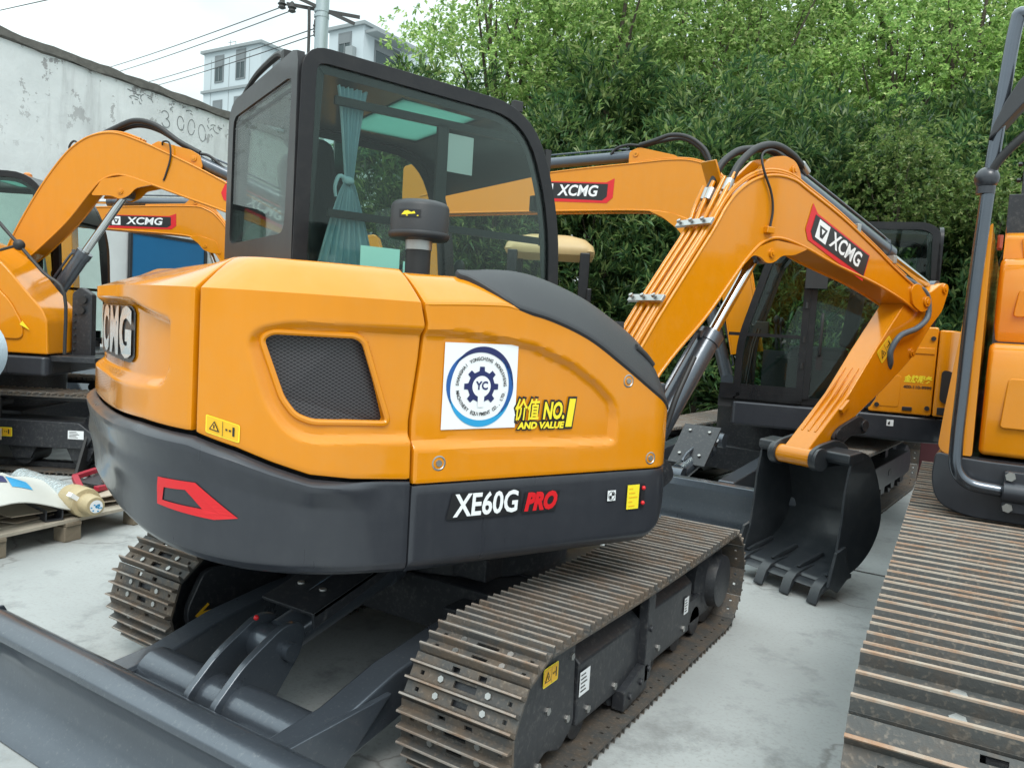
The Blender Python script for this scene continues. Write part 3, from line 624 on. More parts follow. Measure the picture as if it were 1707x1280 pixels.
# charcoal skirt: side length and rear length
zbot = lambda m: lerp(m, [(0,.678),(1.1,.678),(1.35,.69),(1.6,.708),(1.85,.735),(2.1,.765),(2.3,.78),(3,.785)])
def skirt_pt(s, q):
    m = mir(s); zt = zbound(s)-.004; rear = sstep((m-1.15)/.5); zb = zbot(m); led = .028*sstep((m-1.18)/.25)
    tab = [(0, -.05*rear-.05, 0), (.05, -.035*rear-.025, .012), (.14, -.022*rear-.006, .06), (.26, -.006*rear, .13), (.5, .004*rear, .45), (.74, .012*rear, .72), (.9, led, .90), (.94, led, .945), (.97, led*.75, .965), (1.0, 0, 1.0)]
    off = lerp(q, [(a, b) for a, b, c in tab]); zz = lerp(q, [(a, c) for a, b, c in tab])
    bump = .012*rear*math.exp(-((q-.62)/.12)**2)*math.exp(-((m-2.1)/.25)**2)
    x, y = PL(s, off+bump); return Vector((x, y, zb+(zt-zb)*zz))
qs = [i/48 for i in range(49)]
p = MB(); s0, s1 = S_SEAM2+.010, 2*SH-S_SEAM2; ss = [s0+(s1-s0)*i/190 for i in range(191)]; p.patch(skirt_pt, ss[::-1], qs); part('rear_skirt', p, M_GRY, E1, U, smooth=30)
def skirtf(y, q):
    zb = .676; k = max(0, (y-.19)/.14); zb += .11*k**3*0+ (.06*k*k if k < 1 else .06)
    z = zb+(.944-zb)*q; tuck = .03*max(0, 1-q/.14)**1.7; return Vector((XF(y)-tuck-.003, y+.012*math.sin(q*3)*k, z))
p = MB(); p.patch(skirtf, [-.764+1.092*i/60 for i in range(61)], [0,.02,.05,.09,.13,.17,.25,.4,.6,.8,.9,1]); part('side_skirt', p, M_GRY, E1, U, smooth=30)
li = MB(); PP = [PL(s, -.10) for s in [.80+(SH*2-1.6)*i/100 for i in range(101)]]; li.prism(PP, .76, 1.47, 'z'); part('inner_liner', li, M_CHAR, E1, U, smooth=0)
un = MB(); PP = [PL(s, -.16) for s in [SH*2*i/80 for i in range(81)]]; un.prism(PP, .69, .74, 'z'); part('belly_plate', un, M_CHAR, E1, U)
# decals on the body
rs = MB(); fnR = lambda s, z, h=0: Vector((*PL(s, .030+h), z))
O = [(1.856,.967),(1.79,.967),(1.723,.967),(1.683,.938),(1.601,.876),(1.669,.867),(1.77,.876),(1.869,.886)]; Ih = [(1.833,.94),(1.79,.941),(1.756,.943),(1.735,.925),(1.703,.894),(1.72,.895),(1.77,.897),(1.844,.901)]
n_ = len(O)
def skoff(s, z):
    zt = zbound(s)-.004; m = mir(s); best = min(range(201), key=lambda i: abs(skirt_pt(s, i/200).z-z)); return skirt_pt(s, best/200)
def rq(s, z):
    v = skoff(s, z); a = PL(s, .05); b = PL(s, 0); return Vector((v.x+(a[0]-b[0])*.06, v.y+(a[1]-b[1])*.06, z))
for i in range(n_):
    j = (i+1) % n_
    for t in range(6):
        for u in range(2):
            def P_(tt, uu):
                A = (O[i][0]+(O[j][0]-O[i][0])*tt, O[i][1]+(O[j][1]-O[i][1])*tt); B = (Ih[i][0]+(Ih[j][0]-Ih[i][0])*tt, Ih[i][1]+(Ih[j][1]-Ih[i][1])*tt)
                return rq(A[0]+(B[0]-A[0])*uu, A[1]+(B[1]-A[1])*uu)
            rs.F([rs.V(P_(t/6, u/2)), rs.V(P_((t+1)/6, u/2)), rs.V(P_((t+1)/6, (u+1)/2)), rs.V(P_(t/6, (u+1)/2))])
part('red_stripe', rs, M_RED, E1, U, smooth=0)
part('caution_decal', warn_decal(lambda a, z, h=0: Vector((*PL(1.655-a*1.0, .001+h), 1.122+z-a*.25)), .098, .050), WM, E1, U, smooth=0)
xs_ = lambda a, z, h=0: Vector((.932+h, a, z))
md = MB(); md.mi = 0; poly(md, xs_, [(-.648,.836),(-.628,.918),(-.378,.916),(-.366,.905),(-.366,.845),(-.378,.832),(-.60,.832)], .0015)
md.mi = 1; text(md, 'XE60G', lambda x, y: xs_(-.502+x, .874+y, .003), width=.245, size=.100, bold=.0024, shear=.06)
md.mi = 0; poly(md, xs_, [(-.362,.832),(-.350,.902),(-.205,.900),(-.222,.832)], .0015); md.mi = 2; text(md, 'PRO', lambda x, y: xs_(-.285+x, .867+y, .003), width=.135, size=.078, bold=.005, shear=.25)
part('model_decal', md, [M_BLKV, M_WHT, M_RED], E1, U, smooth=0)
sq = MB(); poly(sq, xs_, [(.010,.846),(.048,.846),(.048,.884),(.010,.884)], .0015); sq.mi = 1; cq = (.029,.865)
for k in range(2): poly(sq, xs_, [cq]+[(cq[0]+.012*math.cos(t), cq[1]+.012*math.sin(t)) for t in [math.pi*k+math.pi/2*i/6 for i in range(7)]], .003)
for k in range(4): a_ = math.pi/2*k; poly(sq, xs_, [(cq[0]+.016*math.cos(t), cq[1]+.016*math.sin(t)) for t in [a_+i*.2 for i in range(8)]]+[(cq[0]+.014*math.cos(t), cq[1]+.014*math.sin(t)) for t in [a_+i*.2 for i in range(7,-1,-1)]], .003)
part('lifting_mark', sq, [M_WHT, M_BLKV], E1, U, smooth=0)
yd = MB(); poly(yd, xs_, [(.104,.808),(.162,.808),(.162,.898),(.104,.898)], .0015); yd.mi = 1
for k in range(5): poly(yd, xs_, [(.112,.882-.016*k),(.130+.012*(k % 3),.882-.016*k),(.130+.012*(k % 3),.886-.016*k),(.112,.886-.016*k)], .003)
part('maintenance_decal', yd, [M_LEMON, M_YELV], E1, U, smooth=0)
kd = MB(); kd.mi = 0; poly(kd, xs_, rpoly([(.172,.808),(.19,.808),(.19,.90),(.172,.90)], .008), .002); kd.mi = 1; kd.ball((.936,.181,.884), .008); kd.ball((.936,.181,.828), .008); part('latch_slot', kd, [M_BLKV, M_RED], E1, U)
for y, z in ((.074,1.279),(.209,.993),(-.682,1.016)):
    b_ = MB(); b_.lathe((.928,y,z), (1,0,0), [(0,.024),(.003,.024),(.004,.020),(.001,.017),(.001,.011),(.006,.010),(.006,0)], n=24); part('panel_bolt', b_, [M_STL], E1, U)
# round emblem sticker
xk = lambda a, z, h=0: Vector((.912+h, a, z))
sk = MB(); sk.mi = 0; poly(sk, xk, [(-.672,1.117),(-.396,1.119),(-.400,1.390),(-.672,1.389)], .0005)
cx, cz = -.534, 1.253
def arcband(r0, r1, t0, t1, mi, ex=1.0, rot=.35, taper=True):
    n = 48; A = []; B = []
    for i in range(n+1):
        u = i/n; t = t0+(t1-t0)*u; k = math.sin(math.pi*u) if taper else 1; ra, rb = (r0+r1)/2-(r1-r0)/2*k, (r0+r1)/2+(r1-r0)/2*k
        for r_, lst in ((ra, A), (rb, B)):
            px, pz = r_*math.cos(t)*ex, r_*math.sin(t); lst.append((cx+px, cz+pz))
    sk.mi = mi
    for i in range(n): poly(sk, xk, [A[i], A[i+1], B[i+1], B[i]], .002)
arcband(.108, .128, R(-5), R(150), 1); arcband(.112, .128, R(120), R(215), 3); arcband(.108, .129, R(190), R(345), 2); arcband(.104,.122,R(-60),R(55),3)
sk.mi = 1
gear = []
for k in range(8):
    a0 = math.pi/4*k+math.pi/8*0
    for da, r_ in ((-.20,.050),(-.14,.064),(.14,.064),(.20,.050)): gear.append((cx+r_*math.cos(a0+da), cz+r_*math.sin(a0+da)))
poly(sk, xk, gear, .002)
sk.mi = 0; poly(sk, xk, [(cx+.034*math.cos(t), cz+.034*math.sin(t)) for t in [2*math.pi*i/32 for i in range(32)]], .003); poly(sk, xk, [(cx-.011,cz-.066),(cx+.011,cz-.066),(cx+.012,cz-.025),(cx-.012,cz-.025)], .0032)
sk.mi = 1; text(sk, 'YC', lambda x, y: xk(cx+x, cz+.002+y, .0045), width=.046, size=.036, bold=.0012)
def ringtext(s_, r_, tc_, dt, up, mi=4):
    sk.mi = mi; n = len(s_)
    for i, c in enumerate(s_):
        if c == ' ': continue
        t = tc_+(dt*(i-(n-1)/2))*(-1 if up else 1); ca, sa = math.cos(t), math.sin(t)
        ux, uz = (sa, -ca) if up else (-sa, ca)          # reading direction
        vx, vz = (ca, sa) if up else (-ca, -sa)
        text(sk, c, lambda x, y: xk(cx+ca*r_+ux*x*.85+vx*y, cz+sa*r_+uz*x*.85+vz*y, .003), size=.0155, bold=.0004)
ringtext('SHANGHAI YONGCHENG HONGSHENG', .0885, R(90), R(6.4), True); ringtext('MACHINERY EQUIPMENT CO., LTD.', .0885, R(270), R(5.6), False)
part('emblem_sticker', sk, [M_WHT, M_NAVY, M_CYAN, mat('blue_print', (.012,.09,.32), .4), M_BLKV], E1, U, smooth=0)
n1 = MB()
for mi_, ob, hh_ in ((0, .0075, .0012), (1, 0, .0028)):
    n1.mi = mi_; xk2 = lambda a, z, h=0, hh_=hh_: xk(a, z, hh_)
    for s_, cx_, cz_, wd_, sz_, bd_, sh_ in (('价值',-.350,1.172,.098,.075,.0015,.1),('NO.',-.240,1.170,.090,.078,.003,.15),('AND VALUE',-.290,1.123,.195,.030,.0015,.15)): text(n1, s_, lambda x, y: xk2(cx_+x, cz_+y), width=wd_+ob*1.6, size=sz_, bold=bd_+ob*(1 if sz_ > .05 else .6), shear=sh_)
    text(n1, '1', lambda x, y: xk2(-.168+x, 1.160+y), width=.040+ob*1.6, size=.125, bold=.006+ob, shear=.12)
part('slogan_decal', n1, [M_BLKV, M_LEMON], E1, U, smooth=0)
# precleaner on the hood
pc = MB(); c_ = (.55,-.60)
pc.lathe((c_[0],c_[1],1.60), (0,0,1), [(0,.055),(.005,.055),(.006,.044),(.10,.044),(.105,.043)], n=28)
pcl = part('intake_pipe', pc, M_BLK, E1, U)
pc = MB(); pc.lathe((c_[0],c_[1],1.715), (0,0,1), [(-.022,.047),(.012,.047)], n=28); part('hose_clamp', pc, M_STL, pcl)
pc = MB(); pc.lathe((c_[0],c_[1],1.725), (0,0,1), [(0,.050),(.004,.098),(.012,.106),(.020,.108),(.026,.106),(.028,.101),(.112,.101),(.122,.097),(.130,.088),(.135,.070),(.137,.035),(.137,0)], n=40); pr = part('precleaner_cap', pc, M_PLAS, pcl, smooth=35)
pd = MB(); d0 = math.atan2(-1.2, 2.4)-.35; fnp = lambda x, y, h=0: Vector((c_[0]+(.102+h)*math.cos(d0+x/.1), c_[1]+(.102+h)*math.sin(d0+x/.1), 1.805+y))
pd.mi = 0
for i in range(6): poly(pd, fnp, [(-.04+.013*i,-.012),(-.04+.013*(i+1),-.012),(-.04+.013*(i+1),.014),(-.04+.013*i,.014)], .0005)
pd.mi = 1; poly(pd, fnp, [(-.03,-.004),(-.018,.008),(-.006,.010),(.006,.004),(.016,.008),(.02,.0),(.0,-.002),(-.015,-.004)], .0015); poly(pd, fnp, [(-.012,-.008),(.03,-.008),(.03,-.005),(-.012,-.005)], .0015)
part('cap_badge', pd, [M_BLKV, M_LEMON], pr, smooth=0)
# ---------------------------------------------------------------- operator's cab (y forward; door on the left side)
M_LINE = mat('cab_lining', (.020, .020, .022), .7, 0, .1, 10)
M_SEAT = mat('seat_fabric', (.022, .023, .026), .85, 0, .2, 40, .3, 200)
M_CURT = mat('blue_curtain', (.42, .60, .67), .8, 0, .08, 20)
M_PAPER = mat('paper', (.62, .66, .66), .8, 0, .04, 6)
M_MINT = mat('mint_card', (.22, .52, .43), .6, 0, .05, 6)
def make_cab(root, M, x0, x1, OUT, zsill=1.0, zbar=1.85, ysplit=-.25, detail=True, sill_r=None, glassmat=None):
    GL = glassmat or M_GLS
    yr = min(p[0] for p in OUT); IN = offs(OUT, .058)
    cab = MB()
    for x, t in ((x1, -.045), (x0, .045)): cab.prism(OUT, min(x, x+t), max(x, x+t), 'x', hole=IN)
    # hoop faces between the side rings: roof edge, rear and front posts follow the outline
    c = part('cab', cab, M_CAB, root, M, bevel=.012)
    n = len(OUT); rf = MB()
    top = [p for p in OUT if p[1] > 2.18]; top.sort(key=lambda p: p[0])
    zi = lambda y: max(p[1] for p in OUT)
    hx0, hx1 = x0+.20, x1-.20
    ys_ = sorted(set([p[0] for p in top]+[-.36, .02])); tz = lambda y: lerp(y, top); xs3 = [x0+.02, hx0, hx1, x1-.02]
    for dz, fl_ in ((-.006, False), (-.05, True)):
        I = [[rf.V((x, y, tz(y)+dz)) for x in xs3] for y in ys_]
        for i in range(len(ys_)-1):
            for j in range(3):
                if j == 1 and -.36 < (ys_[i]+ys_[i+1])/2 < .02: continue
                rf.F((I[i][j], I[i+1][j], I[i+1][j+1], I[i][j+1]))
    # skylight opening is covered by a green hatch set proud of the lining
    part('roof', rf, M_CAB, c, smooth=60)
    ht = MB(); zc = tz(-.17); ht.prism([(hx0-.01,-.37),(hx1+.01,-.37),(hx1+.01,.03),(hx0-.01,.03)], zc-.046, zc-.040, 'z'); hp = part('roof_hatch', ht, M_HATCH, c)
    # rear wall: hoop, window, lower panel
    zt = max(p[1] for p in OUT)
    RO = rpoly([(x0, zsill-.1), (x0, zt-.085), (x0+.08, zt-.025), (x1-.02, zt-.01), (x1, zsill-.1)], .05); RW = rpoly([(x0+.085, zsill+.76), (x0+.09, zt-.105), (x1-.080, zt-.105), (x1-.115, zsill+.76)], [.05,.06,.05,.06])
    rw = MB(); rw.prism(RO, yr+.006, yr+.036, 'y', hole=None) if 0 else None
    m = 48
    def resample(P, m):
        ctr = (sum(p[0] for p in RW)/len(RW), sum(p[1] for p in RW)/len(RW)); o = []
        for k in range(m):
            a = 2*math.pi*k/m; dx, dy = math.cos(a), math.sin(a); best = None
            for i in range(len(P)):
                (x1_, y1_), (x2_, y2_) = P[i-1], P[i]; ex, ey = x2_-x1_, y2_-y1_; det = dx*-ey+ex*dy
                if abs(det) < 1e-12: continue
                t = ((x1_-ctr[0])*-ey+ex*(y1_-ctr[1]))/det; u = (dx*(y1_-ctr[1])-dy*(x1_-ctr[0]))/det
                if t > 0 and -1e-6 <= u <= 1+1e-6 and (best is None or t > best): best = t
            o.append((ctr[0]+dx*best, ctr[1]+dy*best))
        return o
    rw.prism(resample(RO, 96), yr+.006, yr+.036, 'y', hole=resample(RW, 96)); part('rear_wall', rw, M_CAB, c, smooth=30)
    gw = MB(); gw.prism(offs(RW, -.012), yr+.012, yr+.018, 'y'); part('rear_window', gw, GL, c)
    # side glass with black border and slider rails
    for x, s, nm in ((x1, -1, 'side_window'), (x0, 1, 'door_window')):
        P = offs(OUT, .050)
        if s > 0: P = [p for p in P]
        gg = MB(); gg.prism(P, min(x+s*.012, x+s*.017), max(x+s*.012, x+s*.017)); go = part(nm, gg, GL, c)
        bd = MB(); bd.prism(P, min(x+s*.018, x+s*.021), max(x+s*.018, x+s*.021), 'x', hole=offs(P, .042)); part('window_border', bd, M_BLKV, go)
    if detail:
        rl = MB(); xx = x1-.030
        rl.box((xx, -.21, zbar), (.018, 1.06, .030)); rl.box((xx, -.24, 2.285), (.018, .98, .032)); rl.box((xx, ysplit, 2.06), (.018, .05, .44)); rl.box((xx, .30, 2.05), (.018, .03, .44)); rl.box((xx-.02, .265, 2.02), (.03, .05, .07))
        part('slider_rail', rl, M_BLK, c)
    # door on the left
    yd0 = -.30
    dr = MB(); DO = [p for p in OUT if p[0] > yd0+.02]; DO = [(yd0, zt-.035)]+sorted([p for p in DO if True], key=lambda p: -p[1])+[(yd0, zsill+.01)]
    DO = [(yd0, zsill+.02)]+[(yd0, zt-.04)]+[p for p in sorted(DO[1:-1], key=lambda p: (-p[1]))]
    DO = offs(DO, .006); dr.prism(DO, x0-.022, x0+.01, 'x', hole=offs(DO, .055)); do = part('door', dr, M_CAB, c, bevel=.006)
    bb = MB(); bb.box((x0-.012, (yd0+.36)/2, zsill+.56), (.018, .62, .028)); bb.box((x0-.008, yd0-.02, (zsill+zt)/2), (.024, .05, zt-zsill-.1)); part('door_bar', bb, M_CAB, do)
    lw = MB(); lw.box((x0-.006, (yd0+.40)/2, zsill+.07), (.024, .66, .13)); part('door_panel', lw, M_CAB, do)
    hd = MB(); hd.tube([(x0-.022, yd0-.10, zsill+.42), (x0-.06, yd0-.10, zsill+.46), (x0-.06, yd0-.10, zsill+.72), (x0-.022, yd0-.10, zsill+.76)], .013, n=8, k=3); hd.box((x0-.024, yd0-.10, zsill+.36), (.02, .05, .12)); part('door_handle', hd, M_BLK, do)
    hg = MB()
    for z in (.30, .52, .80): hg.cyl((x0-.03, yd0+.03, zsill+z), (x0-.03, yd0+.03, zsill+z+.05), .014, n=10)
    part('hinge', hg, M_BLK, do)
    # floor, console, seat
    fl = MB(); fl.box(((x0+x1)/2, -.23, zsill-.02), (abs(x1-x0)-.03, 1.24, .10)); fl.box((x1-.16, -.3, zsill+.22), (.22, .8, .42)); fl.box((x0+.16, -.35, zsill+.2), (.18, .6, .36)); part('cab_floor', fl, M_LINE, c)
    se = MB(); xm = (x0+x1)/2; se.box((xm, -.38, zsill+.42), (.46, .48, .14)); se.prism([(-.66,zsill+.48),(-.74,zsill+1.12),(-.70,zsill+1.20),(-.62,zsill+1.18),(-.54,zsill+.5)], xm-.23, xm+.23); se.box((xm, -.70, zsill+1.27), (.26, .09, .16)); part('seat', se, M_SEAT, c, bevel=.035, seg=3)
    lv = MB()
    for s in (-1, 1): lv.tube([(xm+s*.32, -.05, zsill+.45), (xm+s*.32, -.03, zsill+.62), (xm+s*.31, -.03, zsill+.68)], .012, n=8); lv.ball((xm+s*.31, -.03, zsill+.70), .028, sc=(1,1,1.5)); lv.tube([(xm+s*.10, .22, zsill+.04), (xm+s*.10, .18, zsill+.45), (xm+s*.12, .14, zsill+.62)], .011, n=8)
    part('control_lever', lv, M_BLK, c)
    mo = MB(); mo.box((x1-.10, .18, zsill+.62), (.03, .20, .15)); part('monitor', mo, M_BLK, c, bevel=.008)
    return c
def curtain(c, x, y, ztop, ztie, zbot, wt, wb):
    mb = MB(); n = 60
    def row(z, wd, dx, amp, nf): return [mb.V((x+dx+amp*math.sin(nf*2*math.pi*i/n+.4*math.sin(5*z)), y+wd*(i/n-.5)+dx*.2, z+.004*math.sin(3*nf*i/n))) for i in range(n+1)]
    rows = []
    for k in range(9): t = k/8; rows.append(row(ztop+(ztie-ztop)*t, wt*(1-.72*t**.8), 0, .012, 7))
    for k in range(1, 10): t = k/9; rows.append(row(ztie+(zbot-ztie)*t, wt*.28+(wb-wt*.28)*t**.8, .005*t, .014, 8))
    for a, b in zip(rows, rows[1:]): mb.quadstrip(a, b)
    mb.ball((x+.004, y-.005, ztie), .022, n=12, sc=(.8,1.2,.75)); mb.tube([(x+.006, y-.01, ztie), (x+.010, y-.045, ztie+.012), (x+.008, y-.060, ztie-.03), (x+.006, y-.055, ztie-.07)], lambda t: .010-.004*t, n=7, k=4)
    part('curtain', mb, M_CURT, c, smooth=60)
def hatchmat():
    m, t, N, L = newmat('hatch_sheet'); o = N('ShaderNodeOutputMaterial'); a = N('ShaderNodeBsdfTransparent'); a.inputs[0].default_value = (.40,.62,.56,1); b = N('ShaderNodeBsdfTranslucent'); b.inputs[0].default_value = (.22,.38,.34,1); x = N('ShaderNodeMixShader'); x.inputs[0].default_value = .6; L(a.outputs[0], x.inputs[1]); L(b.outputs[0], x.inputs[2]); L(x.outputs[0], o.inputs[0]); return m
M_HATCH = hatchmat()
CABOUT = rpoly([(-.89,1.0),(-.872,2.465),(.19,2.428),(.365,2.0),(.43,1.0)], [.02,.11,.26,.22,.02], 7)
C1 = make_cab(E1, U, -1.0, .05, CABOUT)
curtain(C1, -.01, -.645, 2.35, 1.99, 1.60, .13, .27)
pa = MB(); pa.box((.025,-.17,2.17), (.002,.14,.16)); part('paper_sheet', pa, M_PAPER, C1)
pa = MB(); pa.box((.16,-.57,1.68), (.003,.165,.09)); pa.box((.17,-.44,1.655), (.003,.07,.05)); part('mint_card', pa, M_MINT, E1, U)
wp = MB(); wp.tube([(-.93,-.84,2.47),(-.70,-.84,2.515),(-.42,-.84,2.527),(-.32,-.84,2.515),(-.26,-.84,2.47)], lambda t: .008+.007*math.sin(math.pi*t), n=8, k=6); wp.box((-.28,-.83,2.49), (.04,.04,.06)); part('aerial', wp, M_BLK, C1)
for c_, d_ in (((.0,.13,2.435), (.03,.05,.05)), ((-.10,-.72,2.475), (.04,.05,.05))): wp = MB(); wp.box(c_, d_); part('roof_block', wp, M_BLK, C1, bevel=.005)
# ---------------------------------------------------------------- boom, stick and bucket
BT = [(.42,.92),(.735,1.383),(.865,1.574),(1.158,1.977),(1.24,2.104),(1.323,2.199),(1.45,2.282),(1.60,2.325),(1.759,2.325),(1.89,2.287),(2.22,2.179),(2.566,2.041),(2.794,1.943),(2.982,1.87),(3.10,1.83)]
BB = [(.55,.84),(.882,1.275),(1.165,1.560),(1.36,1.79),(1.453,1.894),(1.557,1.975),(1.686,2.006),(1.896,1.980),(2.186,1.914),(2.6,1.836),(2.893,1.762),(3.08,1.70)]
def dens(P, k=6): return [(q.x, q.y) for q in catmull([(a, b, 0) for a, b in P], k)]
def make_boom(root, M, xc, hw, top, bot, lug, brk, tip=None, rim=.009):
    T, B = dens(top), dens(bot); P = T+B[::-1]
    mb = MB(); mb.prism(P, xc-hw, xc+hw); bo = part('boom', mb, M_YEL, root, M, smooth=30)
    # welded flange lips along both edges of both faces
    fl = MB()
    for x in (xc-hw, xc+hw):
        for Q in (T, B): fl.tube([(x, y, z) for y, z in Q], rim, n=8)
    part('weld_flange', fl, M_YEL, bo, smooth=60)
    lg_ = MB()
    for s in (-1, 1): a, b = sorted((xc+s*(hw-.004), xc+s*(hw+.010))); lg_.prism(lug[0], a, b); pin(lg_, xc+s*(hw+.008) if s > 0 else xc-hw-.008, (xc+s*(hw+.022)) if s > 0 else xc-hw-.022, lug[1][0], lug[1][1], .024)
    part('cylinder_lug', lg_, M_YEL, bo, bevel=.003)
    bk = MB()
    for s in (-1, 1): a, b = sorted((xc+s*.048, xc+s*.070)); bk.prism(brk[0], a, b); pin(bk, b if s > 0 else a, (b+.012) if s > 0 else a-.012, brk[1][0], brk[1][1], .026)
    part('cylinder_bracket', bk, M_YEL, bo, bevel=.004)
    return bo
LUG = (rpoly([(1.40,1.835),(1.52,1.945),(1.64,1.99),(1.78,1.985),(1.92,1.972),(1.80,1.925),(1.70,1.915),(1.64,1.870),(1.575,1.862),(1.53,1.89),(1.47,1.897)], .03), (1.612,1.918))
BRK = (rpoly([(1.36,2.215),(1.439,2.285),(1.60,2.425),(1.715,2.450),(1.80,2.435),(1.845,2.39),(1.88,2.28),(1.6,2.30)], .03), (1.79,2.385))
XB, HB = .17, .10
B1 = make_boom(E1, U, XB, HB, BT, BB, LUG, BRK)
bx = lambda a, z, h=0: Vector((XB+HB+.001+h, a, z))
def tilted(cy, cz, ang): ca, sa = math.cos(ang), math.sin(ang); return lambda x, y, h=0: bx(cy+x*ca-y*sa, cz+x*sa+y*ca, h)
part('brand_decal', brand_decal(tilted(2.20,2.035,R(-18.5)), .62, .205), DM, B1, smooth=0)
gl_ = MB(); gl_.box((XB+HB+.012,1.575,2.035), (.03,.06,.035)); part('grease_block', gl_, M_YEL, B1, bevel=.005)
th_ = MB(); hose(th_, [(XB+.06,1.70,2.449),(XB+.07,1.60,2.46),(XB+.09,1.50,2.42),(XB+HB+.012,1.49,2.34),(XB+HB+.016,1.56,2.23),(XB+HB+.016,1.585,2.14),(XB+HB+.014,1.577,2.05)], .0065); part('grease_hose', th_, M_BLK, B1)
fork = MB()
for s in (-1, 1):
    a, b = sorted((XB+s*(HB-.006), XB+s*(HB+.016))); fork.prism(rpoly([(2.97,1.84),(3.03,1.875),(3.13,1.855),(3.215,1.79),(3.20,1.72),(3.12,1.69),(3.0,1.735)], .05), a, b); pin(fork, b if s > 0 else a, (b+.012) if s > 0 else a-.012, 3.155, 1.765, .034)
part('boom_tip', fork, M_YEL, B1, bevel=.004)
# steel pipes and clamps up the back of the boom
pz = lambda y: lerp(y, dens(BT))
pm = MB()
for i, dx in enumerate((-.075,-.035,.015,.055)):
    top_y = 1.27+.02*i; Q = [(XB+dx, y, pz(y)+.028+.02*0) for y in (.60,.735,.865,1.0,1.158)]
    Q += [(XB+dx+.01*(i-1.5), 1.22, pz(1.22)+.05), (XB+dx*1.1, top_y, pz(top_y)+.095)]
    hose(pm, Q, .0125)
for i in (0, 1): hose(pm, [(XB+.080+.0*i, y, pz(y)+.020+.012*i) for y in (.60,.8,1.0,1.158,1.24,1.32,1.45,1.6,1.76,1.9,2.22,2.57,2.8,2.95)], .0085)
part('hydraulic_pipe', pm, M_YEL, B1)
for y in (.865, 1.158):
    cb = MB(); a = math.atan2(pz(y+.05)-pz(y-.05), .1); cb.box((XB-.005, y-.02, pz(y)+.052), (.24, .04, .016), Matrix.Rotation(a, 3, 'X'))
    for dx in (-.10,-.02,.06): cb.cyl((XB+dx, y-.03, pz(y)+.06), (XB+dx, y-.04, pz(y)+.072), .012, n=6)
    part('pipe_clamp', cb, M_STL, B1, bevel=.002)
bp_ = MB(); bp_.box((XB-.06,1.30,2.30), (.10,.012,.15), Matrix.Rotation(.5, 3, 'X')); part('pipe_bracket', bp_, M_YEL, B1)
hb = MB()
for P in ([(XB-.075,1.27,2.19),(XB-.06,1.30,2.25),(XB-.05,1.35,2.36),(XB-.045,1.45,2.44),(XB-.04,1.56,2.475),(XB-.03,1.70,2.49),(XB-.02,1.85,2.46)], [(XB+.055,1.29,2.225),(XB+.055,1.32,2.275),(XB+.05,1.385,2.365),(XB+.05,1.50,2.455),(XB+.045,1.645,2.497),(XB+.04,1.796,2.475),(XB+.03,1.92,2.425)]): hose(hb, P, .020)
part('arm_hose', hb, M_BLK, B1)
for a, b in (((XB-.075,1.262,2.165),(XB-.068,1.285,2.225)), ((XB+.055,1.28,2.20),(XB+.055,1.31,2.262)), ((XB-.035,1.25,2.16),(XB-.035,1.28,2.22)), ((XB+.03,1.90,2.44),(XB+.025,1.96,2.405))): fi = MB(); fi.cyl(a, b, .024, n=10); part('hose_fitting', fi, M_STL, B1)
ram(E1, U, (XB,1.80,2.385), (XB,3.405,1.875), .66, .052, .026, 'arm_cylinder')
# stick
STK = [(2.935,1.70),(2.70,1.44),(2.46,1.155),(2.18,.90),(2.085,.815),(2.085,.765),(2.13,.735),(2.20,.762),(2.56,1.03),(2.82,1.19),(3.07,1.365),(3.15,1.432),(3.285,1.594),(3.425,1.715),(3.485,1.86),(3.45,1.905),(3.39,1.905),(3.26,1.835),(3.06,1.835)]
HS = .082; sb = MB(); sb.prism(rpoly(STK, .03), XB-HS, XB+HS); ST1 = part('stick', sb, M_YEL, E1, U, bevel=.008)
rb_ = MB()
for dx in (-.045, 0, .045): rb_.bar((XB+dx,2.60,1.318), (XB+dx,2.22,.933), .012, .016)
part('stiffener_rib', rb_, M_YEL, ST1, bevel=.003)
be = MB(); be.cyl((XB-.13,2.135,.79), (XB+.13,2.135,.79), .055); part('stick_boss', be, M_YEL, ST1); be = MB(); be.cyl((XB-HS-.002,3.155,1.765), (XB+HS+.002,3.155,1.765), .075); part('stick_boss', be, M_YEL, ST1)
for y, z, r_ in ((3.42,1.868,.030),(3.10,1.435,.030)): ps = MB(); pin(ps, XB+HS-.002, XB+HS+.012, y, z, r_); part('stick_pin', ps, M_YEL, ST1)
ps = MB(); ps.box((XB+HS+.01,2.42,1.09), (.022,.09,.03), Matrix.Rotation(.7, 3, 'X')); part('guide_lug', ps, M_YEL, ST1)
sx = lambda a, z, h=0: Vector((XB+HS+.001+h, 2.80+a*math.cos(R(44))-z*math.sin(R(44)), 1.445+a*math.sin(R(44))+z*math.cos(R(44))))
part('caution_decal', warn_decal(sx, .16, .095), WM, ST1, smooth=0)
hh = MB(); hose(hh, [(XB+.08,2.93,1.90),(XB+.09,3.02,1.875),(XB+.105,3.14,1.83),(XB+.11,3.19,1.77),(XB+.12,3.18,1.665),(XB+.13,3.05,1.59),(XB+.12,2.89,1.535),(XB+.10,2.835,1.44),(XB+.09,2.86,1.365),(XB+.05,2.90,1.31)], .018); part('bucket_hose', hh, mat('grey_hose', (.09,.12,.15), .5, 0, .1, 30), ST1)
for y, z in ((2.40,2.145),(2.80,2.0)): cl = MB(); cl.box((XB+.07, y, z), (.05, .035, .05)); part('pipe_saddle', cl, M_STL, B1, bevel=.004)
ram(E1, U, (XB,3.10,1.445), (XB,2.60,.985), .70, .050, .026, 'bucket_cylinder')
